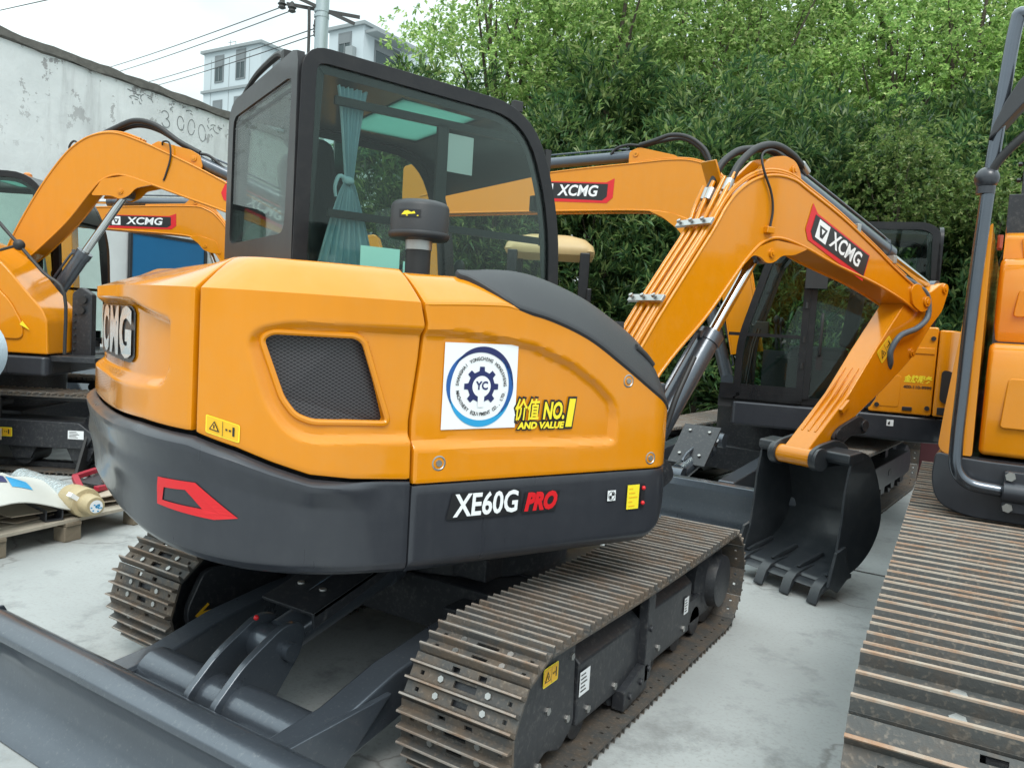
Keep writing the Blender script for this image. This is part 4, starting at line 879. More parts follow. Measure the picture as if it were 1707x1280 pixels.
for s in (-1, 1):
    lk = MB(); a, b = sorted((XB+s*.086, XB+s*.112)); lk.prism(rpoly([(2.30,.90),(2.36,.965),(2.56,1.04),(2.66,.98),(2.63,.92),(2.50,.925),(2.38,.86)], .04), a, b)
    for y, z in ((2.35,.925),(2.60,.975)): lk.cyl((a if s < 0 else b, y, z), ((a-.014) if s < 0 else b+.014, y, z), .035, n=18)
    part('link', lk, M_CHAR, E1, U, bevel=.004)
tl = MB(); tl.bar((XB,2.60,.975), (XB,2.36,.80), .11, .07); tl.cyl((XB-.075,2.60,.975), (XB+.075,2.60,.975), .05); tl.cyl((XB-.075,2.36,.80), (XB+.075,2.36,.80), .045); part('push_link', tl, M_CHAR, E1, U, bevel=.006)
FR = [(2.20,.775),(2.172,.62),(2.165,.47),(2.145,.29),(2.085,.125)]
BK = [(2.20,.835),(2.30,.845),(2.39,.80),(2.485,.645),(2.535,.45),(2.48,.30),(2.36,.195),(2.22,.145),(2.085,.115)]
X0, X1 = XB-.31, XB+.31
BU = bucket(E1, U, None, X0, X1, FR, dens(BK, 5), None, M_BUCK)
for xa, xb in ((X0-.005, XB-.12), (XB+.12, X1+.005)): rg = MB(); rg.prism([(2.17,.845),(2.30,.862),(2.31,.80),(2.195,.775),(2.165,.80)], xa, xb); part('top_beam', rg, M_BUCK, BU, bevel=.012)
for s in (-1, 1):
    eb = MB(); a, b = sorted((XB+s*.118, XB+s*.145)); eb.prism(rpoly([(2.07,.74),(2.06,.83),(2.13,.87),(2.30,.905),(2.42,.86),(2.42,.75),(2.2,.74)], .05), a, b); eb.cyl((XB+s*.115,2.135,.79), (XB+s*.165,2.135,.79), .068); part('bucket_ear', eb, M_BUCK, BU, bevel=.005)
cu = MB(); cu.prism([(2.30,.150),(2.06,.105),(2.03,.085),(2.06,.080),(2.30,.125)], X0+.0, X1); part('cutting_edge', cu, M_BUCK, BU, bevel=.003)
for i in range(4):
    tx = XB-.275+.55*i/3; tm = MB(); tm.prism([(2.22,.160),(2.13,.150),(2.06,.128),(2.02,.095),(1.985,.014),(1.995,.004),(2.03,.055),(2.06,.072),(2.2,.12)], tx-.031, tx+.031); tm.prism([(2.34,.195),(2.33,.215),(2.16,.178),(2.10,.158),(2.12,.14)], tx-.011, tx+.011)
    part('bucket_tooth', tm, M_BUCK, BU, bevel=.003)
# swing post, boom cylinder and its hoses
sp_ = MB(); sp_.prism(rpoly([(.26,.72),(.30,1.0),(.40,1.02),(.56,.98),(.92,.84),(.96,.76),(.86,.70),(.55,.64)], .05), XB-.17, XB-.115); sp_.prism(rpoly([(.26,.72),(.30,1.0),(.40,1.02),(.56,.98),(.92,.84),(.96,.76),(.86,.70),(.55,.64)], .05), XB+.115, XB+.17); sp_.cyl((XB,.36,.62), (XB,.36,1.0), .13); sp_.box((XB,.18,.80), (.36,.36,.30)); pin(sp_, XB-.18, XB+.18, .48, .90, .04); pin(sp_, XB-.18, XB+.18, .86, .785, .04); part('swing_post', sp_, M_CHAR, E1, U, bevel=.008)
ram(E1, U, (XB,.86,.785), (XB,1.62,1.915), .60, .062, .030, 'boom_cylinder')
bh = MB()
for dx, k in ((.10,0),(.13,.03),(-.09,.02)): hose(bh, [(XB+dx,.34,1.15+k),(XB+dx+.02,.60,1.22+k),(XB+dx,.78,1.08),(XB+dx,.86,.96+k)], .016)
hose(bh, [(XB+.22,.36,1.0),(XB+.28,.44,.88),(XB+.26,.50,.72),(XB+.2,.40,.62)], .02); hose(bh, [(XB+.10,1.10,1.35),(XB+.12,.98,1.16),(XB+.12,.92,1.0)], .014)
part('boom_hose', bh, M_BLK, E1, U)
# ================================================================ the other machines
def lplane(x, cy, cz, ang, s):     # face of an arm: s=+1 right face, -1 left face; text reads along the viewer's right
    ca, sa = math.cos(ang), math.sin(ang)
    return lambda u, v, h=0: Vector((x+s*h, cy+s*(u*ca)-v*sa*1.0, cz+s*(u*sa)+v*ca)) if s > 0 else Vector((x-h, cy-(u*ca)-v*sa, cz-(u*sa)+v*ca))
SHOE8 = shoe_mesh(.45, .155, 3, .022, M_SHOE, M_GROU, True)
def plain_under(root, M, w=.45, xc=.85, L=1.45, h=.66, z0=.0):
    global SHOE8
    for s in (1, -1):
        lay_track(root, M, s*xc, w, L, h, .155, 3, .022, M_SHOE, M_GROU, me=SHOE8, phase=.3*s)
        a, b = sorted((s*(xc-.16), s*(xc+w/2-.02)))
        fr = MB(); fr.prism(rpoly([(-L+.45,.22),(-L+.35,.40),(-L+.55,.44),(L-.55,.44),(L-.42,.34),(L-.5,.22)], .03), a, b); f = part('track_frame', fr, M_CHAR, root, M, bevel=.01)
        ov = MB(); x_ = b if s > 0 else a; ov.prism(rpoly([(.15,.31),(.15,.36),(.29,.36),(.29,.31)], .024), min(x_, x_+s*.004), max(x_, x_+s*.004)); part('frame_slot', ov, M_BLK, f)
        for y in np.linspace(-L+.55, L-.55, 6):
            r_ = MB(); r_.cyl((s*(xc-.13), y, .15), (s*(xc+.13), y, .15), .085, n=18); r_.prism([(y-.12,.235),(y-.07,.12),(y+.07,.12),(y+.12,.235)], min(s*(xc+.13), s*(xc+.155)), max(s*(xc+.13), s*(xc+.155))); part('track_roller', r_, M_CHAR, root, M)
        for y in (-L+h/2, L-h/2):
            r_ = MB(); r_.lathe((s*(xc-.12), y, h/2), (s,0,0), [(0,h*.38),(.16,h*.38),(.18,h*.28),(.26,h*.26),(.28,h*.2),(.28,0)], n=24); part('idler_wheel' if y < 0 else 'drive_sprocket', r_, M_CHAR, root, M)
        for y in (-.35, .45):
            r_ = MB(); r_.cyl((s*(xc-.08), y, h-.12), (s*(xc+.10), y, h-.12), .05, n=16); r_.box((s*(xc+.11), y, h-.18), (.03, .13, .2)); part('carrier_roller', r_, M_CHAR, root, M)
    cf = MB(); cf.box((0,0,.36), (1.3,1.1,.22)); cf.cyl((0,0,.46), (0,0,.84), .50); part('centre_frame', cf, M_CHAR, root, M, bevel=.01)
def side_blade(root, M, x0, x1, y0):
    bl = MB(); pf = [(0,.0),(.05,.10),(.09,.22),(.07,.34),(.0,.44),(-.02,.46),(-.07,.45),(-.085,.40),(-.02,.30),(.01,.2),(-.02,.1),(-.09,.0)]
    bl.prism([(y0-y, z) for y, z in pf], x0, x1); b = part('dozer_blade', bl, M_BLADE, root, M, bevel=.005, smooth=50)
    for x in (x0, x1): e = MB(); e.prism([(y0-.09,.44),(y0+.10,.42),(y0+.12,0),(y0-.1,0)], x-.012, x+.012); part('end_plate', e, M_BLADE, b)
    for s in (-1, 1): a = MB(); a.bar((s*.42,y0-.05,.38), (s*.42,y0-1.35,.50), .12, .16); part('blade_arm', a, M_BLADE, root, M, bevel=.012)
    ram(root, M, (.0,y0-.15,.42), (.0,y0-.95,.62), .7, .07, .035, 'blade_cylinder')
    c = MB(); c.box((0,y0-.46,.62), (.30,.40,.02), Matrix.Rotation(-.75, 3, 'X')); c.mi = 1
    for dx in (-.08,.08):
        for dy in (-.12,.12): c.cyl((dx,y0-.46+dy*.73-.0,.632-dy*.68), (dx,y0-.452+dy*.73,.645-dy*.68), .014, n=8)
    part('cylinder_cover', c, [M_CHAR, M_STL], root, M, bevel=.004)
    return b
BOLTXY = 0
def house(root, M, y0, y1, zs, zb, zt, hw, prof, xr=.42, left=True):
    """skirt from zs to zb all round; right-hand house with profile prof (y,z); engine hood behind"""
    sk = MB(); P = rpoly([(-hw,y1-.25),(-hw,y0+.1),(-hw*.55,y0-.12),(hw*.55,y0-.12),(hw,y0+.1),(hw,y1)], [.1,.3,.5,.5,.3,.06]); sk.prism(P, zs, zb-.005, 'z'); part('skirt', sk, M_GRY, root, M, bevel=.03, seg=3)
    rh = MB(); rh.prism(prof, xr, hw-.002); part('side_panel', rh, M_YEL, root, M, bevel=.045, seg=3)
    hd = MB(); P2 = rpoly([(-hw,y0+.95),(-hw,y0+.1),(-hw*.55,y0-.10),(hw*.55,y0-.10),(hw,y0+.1),(hw,y0+.95)], [.05,.3,.5,.5,.3,.05]); hd.prism(P2, zb, zt, 'z'); part('engine_hood', hd, M_YEL, root, M, bevel=.06, seg=3)
def arm_set(root, M, xc, hw, T, B, lug, brk, boomfoot, ramfrac=.6, acyl=None, stick=None, dec=None, hs=.085):
    bo = make_boom(root, M, xc, hw, T, B, lug, brk)
    if dec: part('brand_decal', brand_decal(*dec[:3], mirror=dec[3]), DM, bo, smooth=0)
    ram(root, M, (xc,*boomfoot), (xc,*lug[1]), ramfrac, .065, .034, 'boom_cylinder')
    if acyl: ram(root, M, (xc,*brk[1]), (xc,*acyl), .62, .058, .03, 'arm_cylinder')
    if stick: s = MB(); s.prism(rpoly(stick, .04), xc-hs, xc+hs); part('stick', s, M_YEL, root, M, bevel=.01)
    pz_ = lambda y: lerp(y, dens(T)); pm = MB(); ys = np.linspace(T[1][0], T[len(T)*3//5][0], 9)
    for dx in (-.06,-.02,.04): hose(pm, [(xc+dx, y, pz_(y)+.022) for y in ys], .012)
    part('hydraulic_pipe', pm, M_YEL, bo); return bo
# ---- machine on the left, arched boom reaching right
E2 = thing('excavator', (-5.9,.75,0), R(-57), 'orange excavator at the left edge, its boom arched high in front of the white wall', 'excavator', 'excavators parked in the yard')
plain_under(E2, I4, w=.42, xc=.77, L=1.75, h=.68)
house(E2, I4, -1.6, .92, .80, .975, 1.9, .93, rpoly([(-1.6,.985),(-1.6,1.95),(.2,1.93),(.52,1.74),(.73,1.5),(.87,1.35),(.91,1.26),(.92,.985)], [.03,.03,.2,.15,.1,.06,.03,.02]))
lp = MB(); lp.prism(rpoly([(.05,1.10),(.05,1.62),(.40,1.62),(.62,1.40),(.72,1.22),(.72,1.10)], .06), .928, .945); part('panel_relief', lp, M_YEL, E2, bevel=.012)
C2 = make_cab(E2, I4, -.95, -.02, rpoly([(-1.05,1.0),(-1.03,2.60),(.22,2.60),(.45,2.15),(.50,1.0)], [.02,.12,.25,.25,.02], 6), detail=False)
be = MB(); be.lathe((-.45,-.1,2.60), (0,0,1), [(0,.05),(.015,.05),(.02,.04),(.04,.038),(.055,.02),(.058,0)], n=18); part('warning_lamp', be, mat('amber_lens', (.6,.2,.03), .3), C2)
T2 = [(-.15,1.15),(.10,1.73),(.26,2.08),(.46,2.44),(.64,2.70),(.77,2.83),(.91,2.91),(1.09,2.94),(1.30,2.89),(1.57,2.79),(1.84,2.68),(2.06,2.58),(2.6,2.32),(3.1,2.08)]
B2 = [(.0,1.15),(.23,1.67),(.42,1.86),(.68,2.13),(.89,2.41),(.99,2.52),(1.12,2.575),(1.26,2.56),(1.47,2.50),(1.80,2.40),(2.04,2.33),(2.6,2.15),(3.05,1.98)]
LG2 = (rpoly([(.90,2.38),(1.0,2.53),(1.2,2.57),(1.46,2.51),(1.30,2.47),(1.24,2.40),(1.16,2.36),(1.08,2.39)], .03), (1.165,2.43)); BK2 = (rpoly([(1.40,2.86),(1.47,2.90),(1.76,2.84),(1.84,2.80),(1.87,2.70),(1.84,2.66),(1.5,2.80)], .02), (1.79,2.765))
M_YEL2 = M_YEL
arm_set(E2, I4, .17, .10, T2, B2, LG2, BK2, (.46,1.36), .48, (3.35,2.15), [(2.95,2.0),(3.15,2.14),(3.45,2.2),(3.5,2.05),(3.3,1.5),(3.0,.75),(2.9,.75),(2.95,1.5)], (lplane(.271,2.38,2.40,R(-23),1), .66, .21, 1))
bg_ = MB(); bg_.prism(rpoly([(2.85,.80),(3.0,.86),(3.05,.7),(3.0,.35),(2.75,.15),(2.5,.2),(2.62,.5)], .08), -.18, .52); part('bucket', bg_, M_BLADE, E2, bevel=.02)
h2 = MB(); hose(h2, [(.16,.86,2.90),(.16,1.04,3.0),(.16,1.22,3.08),(.16,1.41,3.05),(.16,1.62,2.92),(.16,1.81,2.83)], .026); hose(h2, [(.10,.90,2.90),(.10,1.06,3.0),(.10,1.23,3.055),(.10,1.42,3.02),(.10,1.64,2.90),(.10,1.80,2.82)], .022); hose(h2, [(.20,1.83,2.82),(.20,1.92,2.80),(.20,2.05,2.70),(.2,2.10,2.66)], .013); hose(h2, [(.2,.70,2.72),(.2,.66,2.80),(.2,.70,2.86),(.2,.75,2.83)], .009); part('arm_hose', h2, M_BLK, E2)
h2 = MB(); hose(h2, [(.22,1.50,2.85),(.26,1.52,2.89),(.28,1.585,2.88),(.285,1.60,2.75),(.28,1.56,2.60),(.275,1.54,2.55)], .008); part('grease_hose', h2, M_BLK, E2)
pl_ = MB(); pl_.prism(rpoly([(.93,.93),(.93,1.5),(1.0,1.56),(1.10,1.50),(1.10,.95)], .02), .52, .60); pl_.box((.62,1.05,.95), (.5,.45,.05)); part('cylinder_bracket_plate', pl_, M_CHAR, E2, bevel=.008)
st2 = MB()
for y, z, r_ in ((1.03,1.45,.035),(1.02,1.36,.03)): st2.cyl((.60,y,z), (.63,y,z), r_, n=14)
for k in range(6): st2.tube([(.61+.012*math.cos(t), .96+.012*math.sin(t)*.6, 1.02+.06*k+.01*t/6.28) for t in np.linspace(0,6.28,9)], .006, n=6)
part('bracket_pin', st2, M_BLK, E2)
rl = MB(); rl.tube([(.97,.30,2.30),(.97,.53,2.04),(.97,.70,1.86),(.97,.90,1.65),(.97,1.07,1.49),(.97,1.08,1.0)], .014, n=8, k=4); rl.ball((.97,.70,1.86), .045); rl.tube([(.97,.70,1.86),(.95,.5,1.80),(.92,.2,1.86)], .012, n=8); part('handrail', rl, M_BLK, E2)
part('caution_decal', warn_decal(lambda a, z, h=0: Vector((.962+h,.58+a,.335+z)), .16, .075), WM, E2); part('notice_decal', note_decal(lambda a, z, h=0: Vector((.962+h,1.18+a,.34+z)), .13, .07), [M_WHT, M_BLKV], E2)
yt = MB(); yt.prism([(.70,1.22),(.78,1.18),(.72,1.25)], .946, .95); part('arrow_decal', yt, M_LEMON, E2)
# ---- machine behind it, level boom reaching left
E3 = thing('excavator', (-5.5,4.0,0), R(125), 'orange excavator farther back, its level branded boom pointing left past the blue gate', 'excavator', 'excavators parked in the yard')
plain_under(E3, Rz(R(20)), L=1.5)
house(E3, I4, -1.45, .62, .72, .96, 1.62, .93, rpoly([(-1.4,.965),(-1.4,1.6),(-.1,1.6),(.35,1.35),(.58,1.1),(.6,.965)], .05))
make_cab(E3, I4, -.95, -.02, rpoly([(-.95,1.0),(-.93,2.45),(.15,2.45),(.36,2.0),(.42,1.0)], [.02,.12,.25,.25,.02], 6), detail=False)
T3 = [(.35,1.05),(.62,1.75),(.95,2.36),(1.12,2.58),(1.25,2.66),(1.42,2.69),(2.01,2.65),(2.67,2.595),(2.95,2.57),(3.1,2.53)]
B3 = [(.52,1.0),(.80,1.6),(1.10,2.1),(1.25,2.25),(1.40,2.31),(1.64,2.335),(2.30,2.345),(2.81,2.36),(3.05,2.37)]
LG3 = (rpoly([(1.05,2.12),(1.12,2.28),(1.35,2.34),(1.45,2.31),(1.34,2.24),(1.27,2.16),(1.18,2.13)], .03), (1.25,2.21)); BK3 = (rpoly([(1.1,2.6),(1.3,2.80),(1.45,2.80),(1.55,2.70),(1.4,2.66)], .02), (1.40,2.745))
arm_set(E3, I4, .17, .10, T3, B3, LG3, BK3, (.75,.9), .6, (3.15,2.66), [(2.90,2.42),(2.95,2.62),(3.22,2.70),(3.30,2.45),(3.10,1.3),(3.05,.68),(2.86,.68),(2.85,1.4)], (lplane(.069,2.045,2.475,R(-2.2),-1), .86, .20, -1))
for y_, z_ in ((2.70,2.62),(1.95,2.67)): h3 = MB(); h3.box((.17,y_,z_), (.05,.05,.05)); part('pipe_saddle', h3, M_STL, E3, bevel=.004)
ram(E3, I4, (.17,3.22,2.1), (.17,3.16,1.05), .65, .055, .03, 'bucket_cylinder')
lk = MB(); lk.prism(rpoly([(2.84,1.12),(2.98,1.16),(3.16,1.05),(3.05,.98),(2.9,1.0)], .03), .05, .08); lk.cyl((.04,2.99,1.05), (.30,2.99,1.05), .045); lk.cyl((.03,2.93,.78), (.31,2.93,.78), .05); lk.prism(rpoly([(2.85,.62),(3.32,.62),(3.32,.56),(2.85,.56)], .01), -.1, .44); part('link', lk, M_CHAR, E3, bevel=.005)
bk3 = MB(); bk3.prism(rpoly([(2.82,.70),(3.2,.72),(3.3,.5),(3.15,.15),(2.8,.05),(2.55,.2),(2.7,.5)], .08), -.15, .5); part('bucket', bk3, M_BLADE, E3, bevel=.02)
# ---- machine behind the bucket, cab door side towards the camera
E4 = thing('excavator', (.15,4.75,0), R(100), 'orange excavator behind the black digging bucket, its glazed cab door facing the camera', 'excavator', 'excavators parked in the yard')
UT = Rz(R(-103.5)); plain_under(E4, UT, w=.45, xc=.84, L=1.75, h=.62)
side_blade(E4, Rz(R(-283.5)), -1.05, 1.02, 2.28)
sk = MB(); P = rpoly([(-.93,.27),(-.93,-1.35),(-.5,-1.58),(.5,-1.58),(.93,-1.35),(.93,.27)], [.04,.3,.5,.5,.3,.05]); sk.prism(P, .72, .93, 'z'); part('skirt', sk, M_GRY, E4, bevel=.025, seg=3)
cw = MB(); cw.prism(rpoly([(-.93,-1.262),(-.93,-1.35),(-.5,-1.58),(.5,-1.58),(.93,-1.35),(.93,-1.262)], [.02,.28,.5,.5,.28,.02]), .94, 1.62, 'z'); part('counterweight', cw, M_YEL, E4, bevel=.05, seg=3)
dz = MB(); dz.prism(rpoly([(-.80,.94),(-.80,1.64),(-1.254,1.64),(-1.254,.94)], .02), -.93, .93); dd = part('engine_door', dz, M_YEL, E4, bevel=.03, seg=3)
dr_ = MB(); dr_.prism(rpoly([(-.86,.99),(-.86,1.22),(-1.02,1.25),(-1.02,.99)], .03), -.934, -.90); dr_.box((-.934,-1.03,1.45), (.008,.42,.05)); part('service_flap', dr_, M_YEL, dd, bevel=.004)
for y, z in ((-1.22,1.55),(-1.22,1.0),(-.86,1.0)): lt = MB(); lt.cyl((-.93,y,z), (-.945,y,z), .018, n=12); part('door_latch', lt, M_BLK, dd)
hn = MB(); hn.box((-.936,-1.08,.985), (.012,.07,.03)); part('door_handle', hn, M_BLK, dd, bevel=.004)
ov = MB(); ov.prism(rpoly([(-1.30,1.05),(-1.30,1.32),(-1.42,1.28),(-1.42,1.05)], .05), -.945, -.80); part('air_vent', ov, M_BLK, E4)
ov = MB(); ov.box((-.9,-1.34,.985), (.07,.10,.06)); part('side_light', ov, M_BLK, E4, bevel=.006)
tx = MB(); fnE = lplane(-.9315,-1.14,1.22,0,-1); tx.mi = 0; text(tx, '金牌服务', lambda x, y: fnE(x, y, .001), width=.20, size=.06, bold=.002, shear=.2); tx.mi = 1; text(tx, '400-110-9999', lambda x, y: fnE(x, y-.062, .001), width=.20, size=.034, bold=.001); part('service_decal', tx, [M_LEMON, M_BLKV], E4, smooth=0)
sq = MB(); fs = lplane(-.9315,-.97,.86,0,-1); poly(sq, fs, [(-.025,-.025),(.025,-.025),(.025,.025),(-.025,.025)], .001); sq.mi = 1; poly(sq, fs, [(-.015,-.015),(.0,-.015),(.0,.015),(-.015,.0)], .002); part('lifting_mark', sq, [M_WHT, M_BLKV], E4, smooth=0)
OUT4 = rpoly([(-.79,.94),(-.80,1.62),(-1.235,1.70),(-1.20,2.40),(-1.10,2.455),(-.15,2.46),(.06,2.22),(.27,1.45),(.27,.94)], [.02,.06,.08,.10,.1,.2,.3,.15,.03], 6)
C4 = make_cab(E4, I4, -.91, .02, OUT4, zsill=.94, detail=False)
mr_ = MB(); mr_.box((-.99,-.33,2.0), (.03,.17,.20)); mr_.tube([(-.92,-.3,2.2),(-.98,-.33,2.15),(-.99,-.33,2.10)], .012, n=8); part('mirror', mr_, M_BLK, C4, bevel=.012)
T4 = [(.15,1.35),(.33,2.2),(.52,2.82),(.73,3.09),(.92,3.18),(1.15,3.20),(1.5,3.175),(2.3,3.11),(3.2,3.0),(4.0,2.86)]
B4 = [(.42,1.30),(.58,2.0),(.72,2.40),(.88,2.56),(1.05,2.645),(1.40,2.70),(2.3,2.695),(3.2,2.68),(4.0,2.66)]
LG4 = (rpoly([(.66,2.30),(.80,2.55),(1.10,2.67),(1.36,2.70),(1.20,2.63),(1.05,2.52),(.98,2.44),(.88,2.48)], .03), (.92,2.53)); BK4 = (rpoly([(1.02,3.16),(1.12,3.25),(1.50,3.34),(1.60,3.30),(1.60,3.16)], .03), (1.53,3.27))
B4o = arm_set(E4, I4, .17, .10, T4, B4, LG4, BK4, (.45,1.05), .6, (4.1,3.12), [(3.75,2.62),(3.8,2.95),(4.05,3.25),(4.25,3.2),(4.25,2.85),(3.95,1.5),(3.9,1.1),(3.7,1.1),(3.68,1.6)], (lplane(.069,2.16,2.915,R(2),-1), .86, .26, -1))
h4 = MB(); hose(h4, [(.10,1.50,3.36),(.10,1.35,3.40),(.10,1.18,3.45),(.10,1.0,3.42),(.10,.84,3.30),(.10,.76,3.14)], .022); hose(h4, [(.18,1.50,3.36),(.18,1.30,3.41),(.18,1.08,3.43),(.18,.90,3.33),(.18,.80,3.18)], .020); hose(h4, [(.12,1.50,3.36),(.12,1.62,3.37),(.12,1.74,3.34),(.12,1.80,3.28)], .014); part('arm_hose', h4, M_BLK, E4)
bk4 = MB(); bk4.prism(rpoly([(3.65,1.12),(4.0,1.14),(4.1,.9),(3.95,.5),(3.55,.35),(3.3,.5),(3.5,.85)], .08), -.15, .5); part('bucket', bk4, M_BLADE, E4, bevel=.02)
# ---- large machine at the right edge
E5 = thing('excavator', (3.02,.95,0), R(2.8), 'large orange excavator at the right edge with wide rusty track and black tube handrail', 'excavator', 'excavators parked in the yard')
SH5 = shoe_mesh(.72, .225, 3, .036, M_SHOE5, M_GROU5, True)
for s in (-1, 1):
    lay_track(E5, I4, s*.96, .72, 2.15, .74, .225, 3, .036, M_SHOE5, M_GROU5, me=SH5, phase=.35)
    fr = MB(); a, b = sorted((s*.78, s*1.22)); fr.prism(rpoly([(-1.5,.2),(-1.6,.45),(1.6,.45),(1.5,.2)], .05), a, b); part('track_frame', fr, M_CHAR, E5, bevel=.01)
    for y in (-1.78, 1.78): r_ = MB(); r_.cyl((s*.80, y, .37), (s*1.10, y, .37), .29, n=28); part('idler_wheel', r_, M_CHAR, E5)
cf = MB(); cf.box((0,0,.42), (1.5,1.4,.3)); cf.cyl((0,0,.5), (0,0,.85), .6); part('centre_frame', cf, M_CHAR, E5, bevel=.01)
W5 = E5.matrix_basis.inverted() if False else (Matrix.Translation((3.02,.95,0)) @ Rz(R(2.8))).inverted()      # parts below are given in yard coordinates
bp5 = MB(); bp5.prism(rpoly([(1.785,1.01),(1.775,.88),(1.81,.775),(1.93,.735),(2.7,.735),(4.2,.735),(4.2,.99),(2.0,.99),(1.86,.995)], [.03,.08,.08,.1,.02,.02,.01,.01,.01]), 1.05, 4.2, 'y'); part('skirt', bp5, M_GRY, E5, W5, bevel=.02, seg=3)
sp5 = MB(); sp5.prism(rpoly([(1.790,1.03),(1.800,1.18),(1.835,1.55),(1.865,1.86),(1.885,1.99),(1.915,2.02),(1.925,1.0),(1.815,1.0)], [.04,.1,.1,.08,.04,.01,.01,.03]), 1.08, 3.9, 'y'); part('side_panel', sp5, M_YEL, E5, W5, bevel=.012, seg=3)
for x0_, x1_, yq, za, zb_, nm in ((1.945,2.60,1.12,1.005,1.505,'step_box'),(1.950,2.60,1.38,1.50,1.905,'step_box'),(1.955,2.60,1.66,1.90,2.06,'step_box')):
    q = MB(); c = .075
    f0 = [(x0_+.035,yq,za+.03),(x1_,yq,za+.03),(x1_,yq,zb_-c-.05),(x0_+.075,yq,zb_-c-.05)]
    q.prism([(yq+.02,za),(yq,za+.13),(yq-.012,zb_-.14),(yq+.035,zb_-.02),(yq+.07,zb_),(yq+1.2,zb_),(yq+1.2,za)], x0_, x1_); part(nm, q, M_YEL, E5, W5, bevel=.024, seg=3)
    q = MB(); q.prism(rpoly([(x0_+.07,za+.13),(x1_-.03,za+.13),(x1_-.03,zb_-.15),(x0_+.085,zb_-.15)], .02), yq-.016, yq+.02, 'y') ; part('box_relief', q, M_YEL, E5, W5, bevel=.006)
dk = MB(); dk.box((2.5,2.6,1.35), (1.1,2.4,.68)); dk.box((3.4,2.2,1.1), (1.2,2.2,.25)); part('inner_deck', dk, M_CHAR, E5, W5)
hi = MB(); hi.box((1.940,1.45,1.975), (.02,.04,.06)); hi.cyl((1.94,1.42,1.95), (1.94,1.42,2.01), .012, n=8); part('hinge', hi, mat('red_hinge', (.35,.06,.03), .5), E5, W5)
hr = MB(); hr.tube([(2.30,1.02,2.80),(2.10,.98,2.835),(1.955,.95,2.845),(1.925,.95,2.80),(1.902,.95,2.45),(1.885,.95,2.10),(1.872,.955,1.65),(1.868,.97,1.30),(1.866,.97,1.08),(1.875,.97,.955),(1.925,.98,.895),(2.02,1.0,.880),(2.06,1.01,.878)], .027, n=16, k=8); part('handrail', hr, mat('gloss_black_tube', (.11,.125,.15), .22, .85, .1, 6, 0, 40, .5), E5, W5)
fl = MB(); fl.prism(rpoly([(2.05,.79),(2.05,.965),(2.30,.965),(2.30,.79)], .012), .995, 1.055, 'y'); fl.cyl((2.05,1.0,.878), (2.5,1.02,.875), .045); fo = part('rail_flange', fl, M_GRY, E5, W5, bevel=.006)
for x in (2.075, 2.165, 2.26):
    for z in (.812, .945): b_ = MB(); b_.cyl((x,.995,z), (x,.978,z), .020, n=6); part('flange_bolt', b_, M_STL, fo)
bb5 = MB(); bb5.ball((1.878,.95,2.185), .048, n=20); bb5.cyl((1.878,.95,2.12), (1.878,.95,2.15), .036); part('clamp_ball', bb5, M_GRY, E5, W5)
ma = MB(); ma.tube([(1.885,.94,2.20),(1.92,.93,2.26),(1.98,.92,2.33),(2.10,.92,2.45)], .018, n=10, k=5); part('mirror_arm', ma, M_BLK, E5, W5)
mi_ = MB(); prm = [(1.870,2.335),(1.885,2.40),(1.915,2.48),(1.955,2.56),(2.01,2.63),(2.10,2.68),(2.22,2.68),(2.28,2.60),(2.26,2.52),(2.10,2.51),(1.98,2.47),(1.90,2.365)]
def mrow(k, yy): c = (2.06,2.55); return [mi_.V((c[0]+(x-c[0])*k, yy, c[1]+(z-c[1])*k)) for x, z in prm]
rows = [mrow(1, .90), mrow(1, .93), mrow(.93, .99), mrow(.75, 1.03)]
for a, b in zip(rows, rows[1:]): mi_.quadstrip(a, b, True)
mi_.F(rows[0][::-1]); mi_.F(rows[-1]); part('mirror', mi_, M_PLAS, E5, W5, bevel=.006, smooth=50)
po = MB(); po.box((2.06,1.9,2.30), (.12,.10,.56)); po.box((2.05,1.87,2.16), (.20,.06,.22)); po.cyl((1.995,1.85,2.34), (1.975,1.85,2.34), .012, n=8); po.cyl((1.995,1.85,2.42), (1.975,1.85,2.42), .012, n=8); part('guard_post', po, M_CHAR, E5, W5, bevel=.006)
# ---- cream roofed machine glimpsed between cab and boom
E6 = thing('loader', (-2.42,4.10,0), R(118), 'cream roofed machine half hidden between the foreground cab and the boom', 'loader')
g6 = lambda n, mb, m, p=None, **k: part(n, mb, m, p or E6, **k)
rf6 = MB()
def roofp(x0, x1, y0, y1, z0, z1, r): return rpoly([(x0,y0),(x1,y0),(x1,y1),(x0,y1)], r)
for i, (ins, z) in enumerate(((.0,2.06),(.0,2.14),(.05,2.22),(.16,2.28))): pass
lo = [(roofp(-.42+i_,.50-i_,-.80+i_,.12-i_,0,0,.14), z+.09) for i_, z in ((.02,2.10),(0,2.14),(.02,2.20),(.10,2.27),(.22,2.31))]
R_ = [[rf6.V((p[0],p[1],z)) for p in P] for P, z in lo]
for a, b in zip(R_, R_[1:]): rf6.quadstrip(a, b, True)
rf6.F(R_[0][::-1]); rf6.F(R_[-1]); ro6 = g6('roof', rf6, M_TAN, bevel=0, smooth=50)
rg6 = MB(); rg6.tube([(.28+.035*math.cos(t), -.55, 2.425+.035*math.sin(t)) for t in np.linspace(0, 5.9, 14)], .009, n=8); part('lifting_eye', rg6, M_STL, ro6)
for x in (-.5,.5):
    for y in (-.7,.02): q = MB(); q.box((x*.85,y,1.61), (.09,.10,1.2)); q.box((x*1.02,y-.06,1.75), (.05,.05,.22)); g6('cab_pillar', q, M_CAB, bevel=.012)
gl6 = MB(); gl6.box((0,-.70,1.62), (.76,.012,.85)); g6('cab_glass', gl6, M_GLS)
